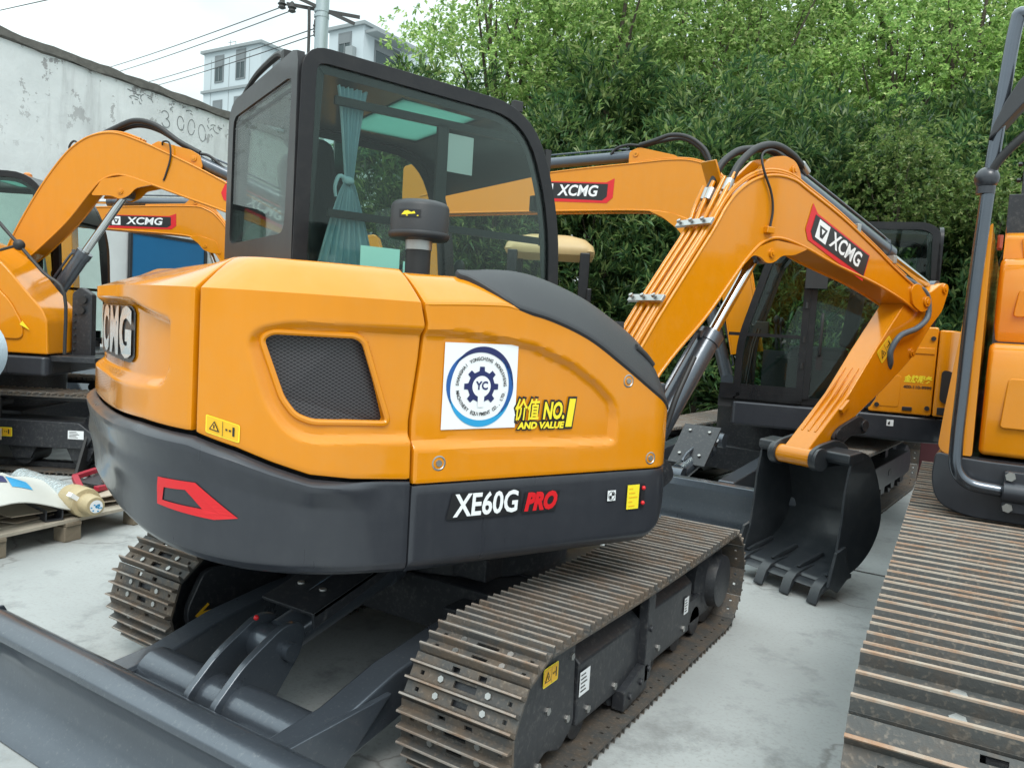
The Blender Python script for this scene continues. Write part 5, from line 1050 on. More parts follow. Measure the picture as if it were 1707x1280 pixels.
bd6 = MB(); bd6.box((0,-.1,.95), (1.2,2.0,.5)); bd6.box((0,1.1,1.05), (1.0,.7,.7)); g6('body', bd6, M_TAN, bevel=.06, seg=3)
for x in (-.55,.55):
    for y in (-.7,.9): q = MB(); q.lathe((x-.16,y,.45), (1,0,0), [(0,.30),(.02,.42),(.08,.45),(.24,.45),(.30,.42),(.32,.30)], n=28); wo = g6('wheel', q, M_BLK); q = MB(); q.cyl((x-.17,y,.45), (x+.17,y,.45), .24); part('rim', q, M_TAN, wo)
# ================================================================ boundary wall, gate, buildings, pole and cables
def wallmat():
    m, t, N, L = newmat('stained_plaster'); b = N('ShaderNodeBsdfPrincipled'); o = N('ShaderNodeOutputMaterial'); L(b.outputs[0], o.inputs[0]); b.inputs['Roughness'].default_value = .9
    tc = N('ShaderNodeTexCoord'); sx = N('ShaderNodeSeparateXYZ'); L(tc.outputs['Object'], sx.inputs[0])
    def noise(scale, det, mapscale=(1,1,1), r=.6, loc=(0,0,0)):
        mp = N('ShaderNodeMapping'); mp.inputs['Scale'].default_value = mapscale; mp.inputs['Location'].default_value = loc; L(tc.outputs['Object'], mp.inputs[0])
        n = N('ShaderNodeTexNoise'); n.inputs['Scale'].default_value = scale; n.inputs['Detail'].default_value = det; n.inputs['Roughness'].default_value = r; L(mp.outputs[0], n.inputs['Vector']); return n.outputs[0]
    def rng(f, a, b_, lo=0, hi=1):
        r_ = N('ShaderNodeMapRange'); r_.inputs[1].default_value = a; r_.inputs[2].default_value = b_; r_.inputs[3].default_value = lo; r_.inputs[4].default_value = hi; L(f, r_.inputs[0]); return r_.outputs[0]
    def mul(a, b_):
        q = N('ShaderNodeMath'); q.operation = 'MULTIPLY'; L(a, q.inputs[0]); L(b_, q.inputs[1]); return q.outputs[0]
    def mix(f, x, y):
        q = N('ShaderNodeMix'); q.data_type = 'RGBA'; L(f, q.inputs[0])
        for i, z in ((6, x), (7, y)):
            if isinstance(z, tuple): q.inputs[i].default_value = (*z, 1)
            else: L(z, q.inputs[i])
        return q.outputs[2]
    z = sx.outputs[2]; hi = rng(z, 3.2, 5.1)
    c = mix(rng(noise(.9, 6), .35, .68), (.60, .63, .64), (.72, .75, .76))
    c = mix(mul(rng(noise(1.0, 7, (1, 2.2, .35), .7), .52, .80), rng(z, 2.6, 5.0, .08, .8)), c, (.27, .275, .28))
    c = mix(rng(noise(5, 8, (1,1,1), .75), .62, .76, 0, .25), c, (.32, .32, .32))
    pm = mul(rng(noise(2.6, 5, (1, 1, 1), .75, (3.1, 1.7, .4)), .585, .60), hi); c = mix(pm, c, (.30, .30, .305))
    L(c, b.inputs['Base Color']); bp = N('ShaderNodeBump'); bp.inputs['Strength'].default_value = .4; bp.inputs['Distance'].default_value = .02; L(noise(9, 8, (1,1,1), .7), bp.inputs['Height']); L(bp.outputs[0], b.inputs['Normal']); return m
M_WALL = wallmat(); M_COPE = mat('weathered_coping', (.13, .125, .115), .95, 0, .6, 7, .8, 30); M_PLIN = mat('grey_plinth', (.33, .34, .33), .9, 0, .2, 5, .3, 30)
WA = thing('boundary_wall', (-10.56,2.76,0), R(8.56), 'tall stained white plaster wall with a dark coping and painted scribbles', 'wall')
q = MB(); q.box((-.15,1.5,2.56), (.30,19,5.12)); part('wall_face', q, M_WALL, WA, smooth=0)
q = MB(); ys = np.linspace(-8,11,120); A = []
for k, (x, z) in enumerate(((.0,5.12),(.045,5.13),(.05,5.25),(-.33,5.27),(-.35,5.12))): A.append([q.V((x, y, z+.012*math.sin(y*7+k)+.010*rnd.uniform(-1,1))) for y in ys])
for a, b in zip(A, A[1:]): q.quadstrip(a, b)
part('coping', q, M_COPE, WA, smooth=0)
q = MB(); q.box((.025,-3.0,.135), (.05,9.9,.27)); q.box((.025,7.6,.135), (.05,6.6,.27)); part('plinth', q, M_PLIN, WA, bevel=.01)
M_SCRB = mat('black_paint_marks', (.19, .205, .21), .9, 0, .3, 20)
gq = MB(); fw2 = lambda x, y, h=0: Vector((.004+h, x, y))
def ring(cx, cy, rx, ry, w_, a0=0, a1=2*math.pi, n=22, tilt=0):
    ct, stt = math.cos(tilt), math.sin(tilt)
    for i in range(n):
        t0, t1 = a0+(a1-a0)*i/n, a0+(a1-a0)*(i+1)/n
        def P_(t, k): x, y = (rx+k)*math.cos(t), (ry+k)*math.sin(t); return (cx+x*ct-y*stt, cy+x*stt+y*ct)
        poly(gq, fw2, [P_(t0,-w_/2), P_(t1,-w_/2), P_(t1,w_/2), P_(t0,w_/2)])
ring(2.93,4.81,.075,.065,.016,R(-80),R(170)); ring(2.95,4.67,.085,.075,.016,R(-170),R(85))
ring(3.28,4.75,.075,.12,.016,.3,6.2,tilt=.1); ring(3.53,4.74,.08,.14,.014,.1,6.1,tilt=-.1); ring(3.79,4.70,.085,.15,.014,.2,6.25,tilt=.15)
for (x, y) in ((2.2,4.94),(2.34,4.88),(2.5,4.95),(3.2,5.0),(3.42,4.97),(4.05,4.92),(4.15,4.8),(4.28,4.9)):
    for k in range(4): a = rnd.uniform(0, 3.1); l = rnd.uniform(.05,.13); ring(x+rnd.uniform(-.07,.07), y+rnd.uniform(-.08,.06), l, l*.6, .014, a, a+rnd.uniform(.6,2.2), 7)
part('painted_scribble', gq, M_SCRB, WA, smooth=0)
M_GATE = mat('blue_sheet_steel', (.012, .13, .30), .45, 0, .1, 3, .02, 10)
GA = thing('gate', tuple(Matrix.Translation((-10.56,2.76,0)) @ Rz(R(8.56)) @ Vector((.06,2.2,0))), R(8.56), 'plain blue sheet steel gate set in the white wall', 'gate')
q = MB(); q.box((0,.86,1.33), (.03,1.60,2.60)); part('gate_panel', q, M_GATE, GA, bevel=.004)
q = MB(); q.box((.0,.025,1.34), (.06,.05,2.68)); q.box((.0,1.70,1.34), (.06,.07,2.68)); q.box((.0,.86,2.66), (.06,1.63,.05)); part('gate_frame', q, M_CHAR, GA, bevel=.004)
q = MB(); q.tube([(.015,.2,1.0),(.06,.2,1.02),(.06,.2,1.2),(.015,.2,1.22)], .012, n=8); part('handle', q, M_STL, GA)
M_PAN = mat('pale_cladding', (.46, .52, .55), .6, 0, .06, .25); M_PAN2 = mat('grey_cladding', (.42, .47, .50), .6, 0, .06, .25); M_WIN = mat('dark_window', (.035, .055, .06), .12, 0, .2, .5); M_FRM = mat('window_frame', (.16, .18, .19), .5); M_SILL = mat('ledge_trim', (.25, .28, .29), .6)
def block(name, o, d1, w1, w2, z0, z1, wins1, wins2, label, bands=()):
    a = math.atan2(d1[1], d1[0]); th_ = thing(name, (o[0], o[1], 0), a, label, 'building')
    q = MB(); q.box((w1/2, w2/2, (z0+z1)/2), (w1, w2, z1-z0)); wl_ = part('wall', q, M_PAN, th_, smooth=0)
    q = MB(); q.box((w1/2, w2/2, z1+.12), (w1+.5, w2+.5, .24)); part('roof', q, M_SILL, th_)
    for i, z in enumerate(bands): q = MB(); q.box((w1/2, w2/2, z), (w1+.36, w2+.36, .22)); part('ledge', q, M_SILL, th_)
    for (u, z, w_, h_) in wins1:
        q = MB(); q.prism([(u-w_/2-.12,z-.12),(u+w_/2+.12,z-.12),(u+w_/2+.12,z+h_+.12),(u-w_/2-.12,z+h_+.12)], -.06, .02, 'y', hole=[(u-w_/2,z),(u+w_/2,z),(u+w_/2,z+h_),(u-w_/2,z+h_)]); q.box((u,-.045,z+h_*.5), (.07,.05,h_)); q.box((u,-.05,z+h_*.78), (w_,.05,h_*.42)); f = part('window', q, M_FRM, th_); q = MB(); q.box((u,-.01,z+h_/2), (w_,.03,h_)); part('pane', q, M_WIN, f, smooth=0)
    for (v, z, w_, h_) in wins2:
        q = MB(); q.prism([(v-w_/2-.12,z-.12),(v+w_/2+.12,z-.12),(v+w_/2+.12,z+h_+.12),(v-w_/2-.12,z+h_+.12)], w1-.02, w1+.06, 'x', hole=[(v-w_/2,z),(v+w_/2,z),(v+w_/2,z+h_),(v-w_/2,z+h_)]); q.box((w1+.045,v,z+h_*.8), (.05,w_,h_*.36)); f = part('window', q, M_FRM, th_); q = MB(); q.box((w1+.01,v,z+h_/2), (.03,w_,h_)); part('pane', q, M_WIN, f, smooth=0)
    return th_
dA = np.array([53.71-61.08, 42.13-42.25]); dA = np.array([1.0, .02])
bA = block('apartment_building', (-61.0,42.25), dA, 7.4, 9.5, 0, 23.9, [(2.1,21.35,.95,2.1),(4.9,21.35,1.0,2.3),(2.0,17.5,1.0,2.1),(4.8,17.5,1.0,2.2)], [(2.4,21.2,2.0,2.0),(6.4,21.2,1.6,2.0),(2.4,17.6,2.0,2.0)], 'pale grey apartment block with dark paired windows left of the pole', bands=(20.55,))
q = MB(); q.box((-1.0,3.5,8.5), (2.0,7.5,20.3)) ; lowp = part('side_wing', q, M_PAN2, bA, smooth=0)
for u in (1.0, 3.4, 6.0): q = MB(); q.box((u,-.012,11.8), (.04,.02,23)); part('panel_joint', q, M_SILL, bA, smooth=0)
q = MB(); q.tube([(2.2,1,24.1),(2.2,1,25.2)], .03, n=5); q.tube([(1.9,1,25.0),(2.9,1,25.0)], .03, n=5); q.tube([(2.9,1,24.1),(2.9,1,25.0)], .03, n=5); part('roof_railing', q, M_SILL, bA)
bB = block('apartment_building', (-44.1,41.0), (1,0), 3.6, 7.5, 0, 23.0, [(1.7,21.0,1.1,1.6),(1.7,17.8,1.1,1.7)], [(2.6,20.6,2.6,1.6),(2.6,17.4,2.6,1.6)], 'small pale grey block with an air conditioner right of the pole', bands=())
q = MB(); q.box((4.2,2.6,22.55), (1.2,5.0,.2)); part('canopy', q, M_SILL, bB); q = MB(); q.box((2.55,-.25,21.1), (.7,.45,.75)); part('air_conditioner', q, M_SILL, bB, bevel=.03)
M_POLE = mat('galvanised_pole', (.36, .42, .44), .5, .5, .08, 3)
PO = thing('utility_pole', (-12.0,10.18,0), 0, 'round galvanised steel utility pole with crossarms behind the foreground cab', 'utility pole')
q = MB(); q.cyl((0,0,0), (0.02,0,10.5), .17, .145, n=28); part('shaft', q, M_POLE, PO)
for z in (8.22, 8.34): q = MB(); q.cyl((0,0,z), (0,0,z+.06), .172, n=28); part('collar', q, M_POLE, PO)
M_IRON = mat('dark_iron', (.06, .06, .06), .7, .3, .2, 8)
PA = lambda x, y, z: Vector((x+12.0, y-10.18, z))
for p0, p1 in ((PA(-12.95,9.6,8.86), PA(-11.35,10.58,8.14)), (PA(-12.7,9.75,8.50), PA(-11.5,10.9,8.42))): q = MB(); q.bar(p0, p1, .05, .07); part('crossarm', q, M_IRON, PO)
q = MB(); q.tube([PA(-12.25,10.02,8.45), PA(-12.24,10.03,8.1), PA(-12.25,10.05,7.6), PA(-12.25,10.05,6.5), PA(-12.22,10.05,3)], .035, n=6, k=3); part('riser_cable', q, M_IRON, PO)
INS = [(-12.79,9.70,8.43),(-12.59,9.82,8.36),(-12.11,10.09,7.98),(-12.10,10.09,7.84)]; FAR = [(-62.72,28.82,17.71),(-61.92,29.31,17.49),(-60.3,30.27,16.87),(-59.51,30.76,16.75)]
for i, (a, s) in enumerate(zip(INS, (.13,.13,.06,.06))):
    q = MB(); q.lathe(PA(*a), (0,0,1), [(-.05,s*.3),(-.02,s*.7),(.03,s*.5),(.06,s*.8),(.1,s*.5),(.16,s*.45),(.2,.02)], n=12); part('insulator', q, M_IRON, PO)
lab = ['uppermost thin cable running left from the pole over the wall','second cable from the top, running left from the pole','third cable from the top, crossing just above the pale building','lowest cable from the pole, crossing the pale building']
for a, b, l in zip(INS, FAR, lab):
    q = MB(); a, b = Vector(a), Vector(b); q.tube([a+(b-a)*t-Vector((0,0,1.2*4*t*(1-t)*.25)) for t in np.linspace(0,1,24)], .013, n=5); tag(part('overhead_cable', q, M_IRON), l, 'cable', 'cables leaving the utility pole')
q = MB(); a, b = Vector((-40.0,14.6,14.1)), Vector((-16,8.0,8.9)); q.tube([a+(b-a)*t for t in np.linspace(0,1,8)], .018, n=5); tag(part('overhead_cable', q, M_IRON), 'short cable crossing the sky in the top left corner', 'cable')
# ================================================================ trees and shrubs
def leafmat(name, cols, trans=.35, rough=.45):
    m, t, N, L = newmat(name); o = N('ShaderNodeOutputMaterial'); g = N('ShaderNodeNewGeometry'); cr = N('ShaderNodeValToRGB'); oi = N('ShaderNodeObjectInfo')
    for i, (p, c) in enumerate(cols):
        e = cr.color_ramp.elements[i] if i < 2 else cr.color_ramp.elements.new(p); e.position = p; e.color = (*c, 1)
    L(g.outputs['Random Per Island'], cr.inputs[0])
    hv = N('ShaderNodeHueSaturation'); mr = N('ShaderNodeMapRange'); mr.inputs[3].default_value = .8; mr.inputs[4].default_value = 1.2; L(oi.outputs['Random'], mr.inputs[0]); L(mr.outputs[0], hv.inputs['Value']); L(cr.outputs[0], hv.inputs['Color'])
    b = N('ShaderNodeBsdfPrincipled'); b.inputs['Roughness'].default_value = rough; L(hv.outputs[0], b.inputs['Base Color']); tr = N('ShaderNodeBsdfTranslucent'); hl = N('ShaderNodeHueSaturation'); hl.inputs['Value'].default_value = 1.5; L(hv.outputs[0], hl.inputs['Color']); L(hl.outputs[0], tr.inputs[0])
    mx = N('ShaderNodeMixShader'); mx.inputs[0].default_value = trans; L(b.outputs[0], mx.inputs[1]); L(tr.outputs[0], mx.inputs[2]); L(mx.outputs[0], o.inputs[0]); return m
M_LANCE = leafmat('lance_leaf', [(0,(.024,.064,.027)),(.45,(.058,.125,.042)),(.78,(.125,.205,.06)),(1,(.25,.31,.115))], .38)
M_TREE = leafmat('tree_leaf', [(0,(.12,.21,.06)),(.5,(.23,.36,.11)),(.85,(.34,.46,.15)),(1,(.50,.54,.27))], .6)
M_CREEP = leafmat('creeper_leaf', [(0,(.07,.13,.035)),(.5,(.12,.19,.05)),(.9,(.20,.26,.08)),(1,(.32,.33,.15))], .4)
M_BARK = mat('bark', (.075, .060, .045), .9, 0, .4, 6, .8, 25)
rg = np.random.default_rng(11)
def unit(v): return v/np.maximum(1e-9, np.linalg.norm(v, axis=-1, keepdims=True))
def leaf_mesh(name, C, D, n, ln, wd, spread, material, droop=.25):
    """sprays of n leaves round each centre C pointing along D"""
    N_ = len(C); C = np.repeat(C, n, 0); D = np.repeat(D, n, 0); M_ = N_*n
    d = unit(D+rg.normal(0, spread, (M_,3))); l = ln*rg.uniform(.65, 1.25, M_)[:,None]; w_ = wd*rg.uniform(.7,1.25,M_)[:,None]
    up = unit(np.array([0,0,1.])+rg.normal(0,.35,(M_,3))); s = unit(np.cross(d, up)); nn = np.cross(s, d)
    base = C+rg.normal(0, ln*.16, (M_,3)); mid = base+d*l*.45; tip = base+d*l-np.array([0,0,1.])*l*droop*rg.uniform(0,1,(M_,1))
    V_ = np.stack([base, mid+s*w_*.5+nn*w_*.18, tip, mid-s*w_*.5+nn*w_*.18], 1).reshape(-1,3)
    idx = np.arange(M_)[:,None]*4; F_ = np.concatenate([idx+np.array([[0,1,2]]), idx+np.array([[0,2,3]])], 1).reshape(-1)
    me = bpy.data.meshes.new(name); me.vertices.add(len(V_)); me.vertices.foreach_set('co', V_.ravel()); nf = M_*2; me.loops.add(nf*3); me.loops.foreach_set('vertex_index', F_.astype(np.int32)); me.polygons.add(nf); me.polygons.foreach_set('loop_start', np.arange(nf, dtype=np.int32)*3); me.polygons.foreach_set('loop_total', np.full(nf,3,dtype=np.int32)); me.materials.append(material); me.update(calc_edges=True); return me
def clumps(n, cen, rad, zlo, zhi, taper):
    z = rg.uniform(0,1,n); a = rg.uniform(0,2*math.pi,n); r = rad*(.55+.55*rg.random(n))*taper(z); return np.stack([np.cos(a)*r, np.sin(a)*r, zlo+(zhi-zlo)*z], 1)+cen
def shrub_mesh(h, rad, ncl, per):
    # upright stems carry whorls of narrow leaves: clump centres, then sprays round each
    c = clumps(ncl, 0, rad, .25, h, lambda z: np.clip(1.12-.55*z**2.2, .25, 1.2)); k = np.repeat(c, per, 0); off = rg.normal(0,1,(len(k),3))*np.array([.15,.15,.20]); P = k+off
    D = unit(unit(P*np.array([1,1,0]))*.55+off*1.2+np.array([0,0,.75])); return leaf_mesh('crown', P, D, 8, .185, .037, .62, M_LANCE)
def tree_mesh(h0, h1, rad, ncl, per, ln=.085, wd=.045, material=None):
    u = unit(rg.normal(0,1,(ncl,3))); r = rg.uniform(.35,1.05,ncl)[:,None]**.6; c = u*r*np.array([rad,rad,(h1-h0)/2])+np.array([0,0,(h0+h1)/2]); k = np.repeat(c, per, 0); off = rg.normal(0,1,(len(k),3))*np.array([.26,.26,.16]); P = k+off
    D = unit(off+np.array([0,0,.2])); return leaf_mesh('crown', P, D, 6, ln, wd, .8, material or M_TREE, .4), c
def wood(h, lean, tips, r0, nb=9):
    q = MB(); P = [(lean*.3*math.sin(i*1.1), lean*.3*math.cos(i*1.7)-.0, h*i/6) for i in range(7)]; q.tube(P, lambda t: r0*(1-.75*t), n=8, k=3)
    idx = rg.choice(len(tips), min(nb, len(tips)), replace=False)
    for i in idx:
        t = tips[i]; f = min(.85, max(.2, (t[2]/h)*.65)); b = catmull(P, 3)[int(f*18)]; m_ = (b+Vector(t))/2+Vector((0,0,.15)); q.tube([b, m_, Vector(t)], lambda s: r0*.42*(1-.8*s), n=6, k=4)
    return q
SHR = []
for h, rad, n in ((4.3,.85,120),(4.8,.95,140),(3.9,.9,115)):
    me = shrub_mesh(h, rad, n, 12); c = clumps(14, 0, rad*.7, h*.35, h*.9, lambda z: 1-.4*z); SHR.append((me, wood(h*.85, .2, c, .05, 12).mesh('trunk', M_BARK, 60)))
TRE = []
for h0, h1, rad, n in ((2.6,8.6,1.9,230),(3.2,9.4,2.0,240),(2.2,7.8,1.7,210)):
    me, c = tree_mesh(h0, h1, rad, n, 15, .095, .050); TRE.append((me, wood(h1*.9, .5, c, .11, 16).mesh('trunk', M_BARK, 60)))
def plant(kind, meshes, x, y, rz, sc, label, cat, group):
    o = thing(kind, (x, y, 0), rz, label, cat, group); o.scale = (sc, sc, sc); put('crown', meshes[0], o); put('trunk', meshes[1], o); return o
HL = [(-8.2,8.3),(-6.9,7.3),(-3.3,8.3),(0,9.75),(3.0,10.9),(7.0,12.4)]
def hl(t):     # point along the hedge line
    D = [0]
    for a, b in zip(HL, HL[1:]): D.append(D[-1]+math.dist(a, b))
    d = min(t, .9999)*D[-1]
    for i in range(len(HL)-1):
        if d <= D[i+1]+1e-9: k = (d-D[i])/(D[i+1]-D[i]); return HL[i][0]+(HL[i+1][0]-HL[i][0])*k, HL[i][1]+(HL[i+1][1]-HL[i][1])*k
nS = 20
for i in range(nS):
    t = .06+.94*i/(nS-1); x, y = hl(t); j = rnd.uniform(-.25,.25)
    plant('shrub', SHR[i % 3], x-.45*j, y+.9*j, rnd.uniform(0,6.28), rnd.uniform(.90,1.12), 'dark evergreen shrub with long narrow leaves in the hedge behind the excavators', 'shrub', 'evergreen shrubs of the hedge')
for i in range(nS-4):
    t = .10+.9*(i+.5)/(nS-5); x, y = hl(t); plant('shrub', SHR[(i+1) % 3], x-.55, y+1.25, rnd.uniform(0,6.28), rnd.uniform(1.05,1.28), 'dark evergreen shrub with long narrow leaves in the hedge behind the excavators', 'shrub', 'evergreen shrubs of the hedge')
for i in range(12):
    t = .16+.84*i/11; x, y = hl(t); o_ = rnd.uniform(2.6,3.6); plant('tree', TRE[i % 3], x-.42*o_, y+.9*o_, rnd.uniform(0,6.28), rnd.uniform(.88,1.12), 'bright green leafy tree rising behind the dark hedge', 'tree', 'trees behind the hedge')
for i in range(10):
    t = .22+.78*i/9; x, y = hl(t); o_ = rnd.uniform(5.0,6.5); plant('tree', TRE[(i+1) % 3], x-.42*o_, y+.9*o_, rnd.uniform(0,6.28), rnd.uniform(1.05,1.3), 'bright green leafy tree rising behind the dark hedge', 'tree', 'trees behind the hedge')
# pale creeper hanging over the hedge on the right
for i, (px, py, z0, z1, rad, l) in enumerate(((.55,9.05,2.9,4.5,.62,'pale green small-leaved creeper draped over the hedge above the rear cab'),(1.75,9.5,3.0,3.9,.75,'pale yellow-green creeper draped over the hedge beside the black tube handrail'))):
    me, c = tree_mesh(z0, z1, rad, 70, 16, .065, .040, M_CREEP); plant('climbing_vine', (me, wood(z0+.5, .15, c, .03, 10).mesh('stem', M_BARK, 60)), px, py, 0, 1, l, 'creeper', None)
# ================================================================ loaded pallet on the left
M_WOOD = mat('weathered_pallet_wood', (.36, .32, .26), .85, 0, .25, 9, .4, 40); M_WOOD2 = mat('pallet_block_wood', (.20, .165, .12), .9, 0, .3, 9, .4, 40)
M_CARD = mat('brown_cardboard', (.40, .34, .27), .9, 0, .1, 6, .1, 30); M_CARDP = mat('printed_cardboard', (.47, .47, .44), .8, 0, .06, 6)
ORG = (-2.56,-.83,0); RZP = R(9)
PT = thing('pallet', ORG, RZP, 'weathered wooden pallet loaded with wrapped parts left of the foreground excavator', 'pallet')
# local: y runs along the front edge, x<0 goes back
for x in (-.05,-.40,-.75,-1.08): q = MB(); q.box((x,.50,.125), (.10,1.12,.022)); part('deck_board', q, M_WOOD, PT, bevel=.003)
for x in (-.20,-.56,-.92): q = MB(); q.box((x,.50,.126), (.12,1.12,.018)); part('deck_board', q, M_WOOD, PT, bevel=.003)
for y in (0,.46,.95):
    q = MB(); q.box((-.56,y,.105), (1.14,.10,.020)); part('stringer_board', q, M_WOOD2, PT, bevel=.003)
    for x in (-.05,-.56,-1.07): q = MB(); q.box((x,y,.047), (.10,.11,.093)); part('pallet_block', q, M_WOOD2, PT, bevel=.005)
PM = Matrix.Translation(ORG) @ Rz(RZP)
def loose(name, loc, rz, label, cat): return thing(name, tuple(PM @ Vector(loc)), RZP+rz, label, cat)
M_FOIL = mat('foil_wrap', (.55, .62, .64), .28, .6, .25, 25, 1.0, 45); M_GOLD = mat('tan_tape', (.42, .34, .20), .45, 0, .15, 20, .3, 60)
wt = loose('wrapped_cylinder', (.05,.52,.225), R(-13), 'foil wrapped cylinder with a tan taped end lying across the pallet front', 'cylinder')
q = MB(); q.lathe((-.22,0,0), (-1,0,0), [(0,.088),(.05,.086),(.3,.085),(.5,.083),(.72,.08),(.72,0)], n=30); part('foil_sleeve', q, M_FOIL, wt)
wt.scale = (1,.86,.86)
q = MB(); q.lathe((-.23,0,0), (1,0,0), [(0,.092),(.04,.100),(.13,.104),(.19,.104),(.21,.100),(.215,.072),(.225,.070),(.30,.070),(.32,.062),(.325,0)], n=36); cpp = part('taped_end', q, M_GOLD, wt, smooth=35)
q = MB(); fc = lambda x, y, h=0: Vector((.0965+h, x, y)); poly(q, fc, [(.045*math.cos(t), .045*math.sin(t)) for t in np.linspace(0, 2*math.pi, 25)[:-1]], .001); q.mi = 1
for k in range(14): a = rnd.uniform(0,6.28); r_ = rnd.uniform(.0,.036); s = .006; cx, cy = r_*math.cos(a), r_*math.sin(a); poly(q, fc, [(cx-s,cy-s),(cx+s,cy-s),(cx+s,cy+s*.6),(cx-s,cy+s*.6)], .002)
part('end_label', q, [M_WHT, M_CYAN], cpp, smooth=0)
q = MB(); q.box((-.04,-.085,.055), (.05,.03,.06), Matrix.Rotation(.9, 3, 'X')); part('paper_tag', q, M_WHT, cpp)
ch = loose('steel_channel', (-.03,.36,.137), R(-16), 'dark steel channel lying on the pallet under the foil wrapped cylinder', 'steel channel')
q = MB(); q.prism([(-.05,0),(.05,0),(.05,.07),(.04,.07),(.04,.01),(-.04,.01),(-.04,.07),(-.05,.07)], -.75, .0); 
q.v = [Vector((v.x, v.y, v.z)) for v in q.v]; part('channel', q, M_CHAR, ch, bevel=.003)
hz = loose('ribbed_hose', (-.12,-.10,.20), 0, 'black ribbed hose end poking out from under the printed cardboard', 'hose')
q = MB(); pth = catmull([(.02,-.35,.0),(.03,-.12,.0),(-.02,.06,.005),(-.12,.16,.02),(-.26,.20,.03)], 30); q.tube(pth, [.046+.008*math.sin(i*1.57) for i in range(len(pth))], n=14); part('hose_body', q, M_BLK, hz)
cb = loose('cardboard_sheet', (0,0,0), 0, 'pale cardboard sheet with blue print sagging over the goods on the pallet', 'cardboard')
def cs(u, v, d=0.0):   # u along y, v to the back
    y = -.75+1.30*u; x = .06-1.0*v; z = .345+.07*math.sin(math.pi*min(1, v*1.15))+.05*(1-u)-.13*sstep((u-.62)/.38)*(1-.3*v)-.05*(1-v)**3+.012*math.sin(9*u+5*v)
    return Vector((x-.08*u*(1-v), y+.10*v, z+d))
us = [i/30 for i in range(31)]; vs_ = [i/20 for i in range(21)]
q = MB(); A = q.grid(lambda u, v: cs(u, v), us, vs_); B = q.grid(lambda u, v: cs(u, v, -.006), us, vs_, True)
for i in range(30): q.F((A[i][0], B[i][0], B[i+1][0], A[i+1][0])); q.F((A[i][-1], A[i+1][-1], B[i+1][-1], B[i][-1]))
for j in range(20): q.F((A[0][j], A[0][j+1], B[0][j+1], B[0][j])); q.F((A[-1][j], B[-1][j], B[-1][j+1], A[-1][j+1]))
part('sheet', q, M_CARDP, cb, smooth=60)
def blob(P, m, n=12, nm='print'):
    q = MB()
    for P_ in P:
        u0, u1, v0, v1, sk_ = P_
        q.grid(lambda u, v: cs(u0+(u1-u0)*u+sk_*v, v0+(v1-v0)*v, .0025), [i/n for i in range(n+1)], [i/n for i in range(n+1)])
    part(nm, q, m, cb, smooth=60)
blob([(.42,.66,.45,.80,.10),(.70,.80,.15,.30,.03),(.30,.40,.45,.9,.08)], M_CYAN, nm='blue_print'); blob([(.52,.535,.12,.34,.03),(.55,.565,.12,.34,.03),(.535,.55,.18,.24,.0),(.585,.60,.12,.34,.03),(.615,.63,.12,.34,.03),(.47,.485,.12,.34,.03),(.64,.70,.20,.30,.02)], M_NAVY, 5, 'navy_print'); blob([(.42,.62,.82,.90,.06)], M_LEMON, nm='yellow_print')
cb2 = loose('cardboard_flap', (-.35,.55,.0), R(10), 'brown torn cardboard flap behind the tan taped cylinder end', 'cardboard')
for k, (z, dx, a) in enumerate(((.20,0,.08),(.175,.05,-.04),(.155,-.04,.02))):
    q = MB(); P = [(-.45+.05*math.sin(k*3+i*2.1)+.9*i/8, -.18+.03*math.sin(i*1.7+k)) for i in range(9)]+[(.45-.9*i/4, .22+.02*math.sin(i*2+k)) for i in range(5)]; q.prism([(p[1]+dx, p[0]) for p in P], -.003, .003, 'z'); part('flap', q, M_CARD, cb2, Matrix.Translation((0,.05,z)) @ Matrix.Rotation(a, 4, 'X') @ Rz(-.4+k*.2))
rb5 = loose('steel_bracket', (-.30,.80,.235), R(25), 'crimson steel bracket with a black plate on the pallet, beside the charcoal counterweight', 'bracket')
rb5.scale = (.72,.72,.72)
M_CRIM = mat('crimson_paint', (.33, .015, .035), .4, 0, .12, 10, .05, 30)
for p0, p1 in (((.10,-.30,.0),(-.12,-.02,.085)),((-.12,-.02,.085),(-.10,.34,.085)),((.12,-.12,.01),(.20,.20,-.01)),((.20,.20,-.01),(-.02,.36,.06))): q = MB(); q.bar(p0, p1, .055, .045); part('arm', q, M_CRIM, rb5, bevel=.006)
q = MB(); q.prism(rpoly([(-.10,-.05),(.14,-.02),(.16,.34),(-.08,.36)], .04), .0, .02, 'z'); part('plate', q, M_CHAR, rb5, Matrix.Translation((0,0,.02)) @ Matrix.Rotation(.15, 4, 'Y'), bevel=.003)
for x, y in ((-.10,.05),(-.08,.22),(.1,.05),(.12,.24)): q = MB(); q.lathe((x,y,.03), (0,0,1), [(0,.012),(.02,.012),(.022,.02),(.036,.02),(.04,0)], n=10); part('bolt', q, M_STL, rb5)
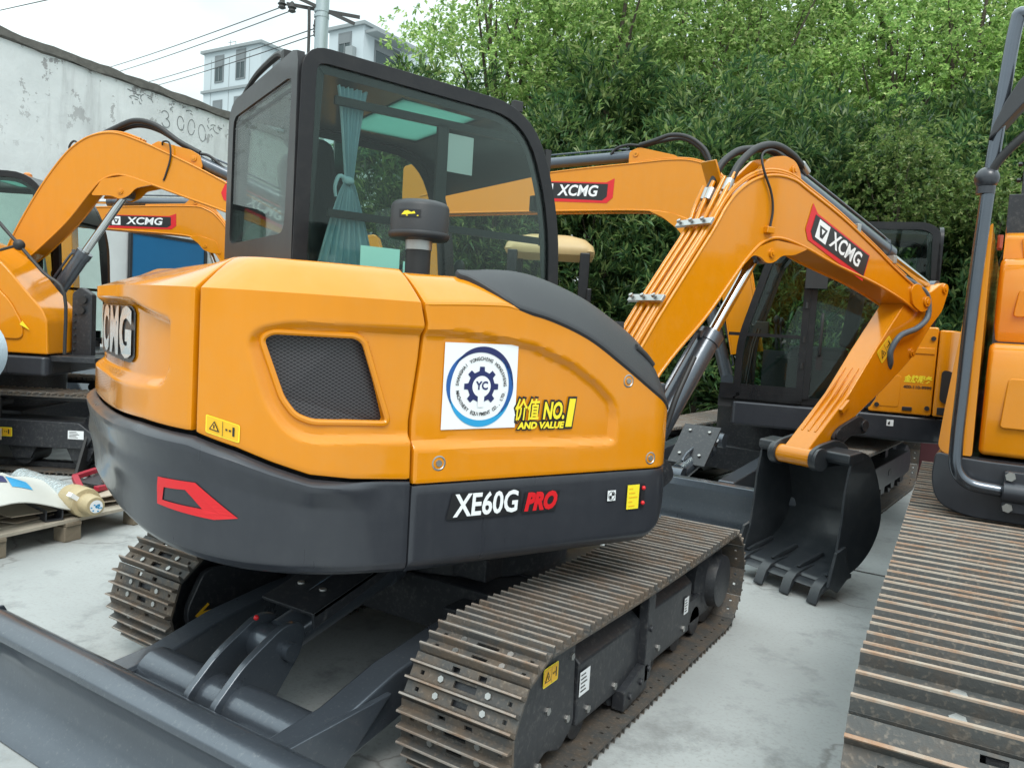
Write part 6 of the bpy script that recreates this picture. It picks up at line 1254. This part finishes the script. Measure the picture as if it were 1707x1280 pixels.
sp = thing('steel_plate', (-4.35,.62,0), R(38), 'black steel plate leaning upright behind the pallet', 'steel plate'); q = MB(); q.prism([(-.14,.0),(-.0,.36),(.10,.40),(.62,.40),(.70,.0)], -.012, .012); part('plate', q, M_BLK, sp, Matrix.Rotation(.10, 4, 'Y'), bevel=.003)
cr_ = thing('crate', (-4.78,-.16,0), R(20), 'wooden crate carrying the coil of pale blue ribbed hose at the left edge', 'crate')
q = MB(); q.box((0,0,.36), (.5,.40,.70)); part('box', q, M_WOOD, cr_, bevel=.006)
for x in (-.25,.25): q = MB(); q.box((x,0,.36), (.02,.08,.72)); q.box((x,0,.36), (.018,.42,.09)); part('batten', q, M_WOOD2, cr_, bevel=.003)
rc = thing('hose_coil', (-4.70,-.12,1.005), R(-57), 'coil of pale blue ribbed hose standing at the left edge', 'hose coil')
q = MB()
for k in range(8): z = -.26+.075*k
q.lathe((-.10,0,0), (1,0,0), [(0,.12)]+[(0,.12+.02*i+.0) for i in range(9)]+[(.01*i, .285+.004*(i % 2)) for i in range(22)]+[(.21,.12),(.0,.12)], n=40); part('coil_core', q, mat('pale_blue_sleeve', (.48,.58,.66), .6), rc)
q = MB()
for i in range(26): z = -.27+.0215*i; h_ = math.sqrt(max(0, .2875**2-z*z)); q.box((.112,0,z), (.008,2*h_*.99,.006)) if h_ > .02 else None
part('coil_rib', q, mat('slate_rib', (.12,.15,.19), .6), rc)

cbx = thing('cabinet', (1.78,6.75,0), R(4), 'dark red steel cabinet standing behind the rear excavator track', 'cabinet')
M_MAR = mat('maroon_paint', (.055, .012, .016), .5, 0, .15, 5, .04, 20)
q = MB(); q.box((0,0,.56), (1.0,.6,1.0)); part('body', q, M_MAR, cbx, bevel=.012)
for x in (-.25,.25): q = MB(); q.box((x,-.306,.56), (.47,.02,.92)); d_ = part('door', q, M_MAR, cbx, bevel=.005); q = MB(); q.box((x*.15/.25*.9,-.33,.6), (.025,.03,.16)); part('handle', q, M_STL, d_, bevel=.004)
q = MB(); q.box((0,0,.03), (.96,.56,.06)); part('base', q, M_BLK, cbx)
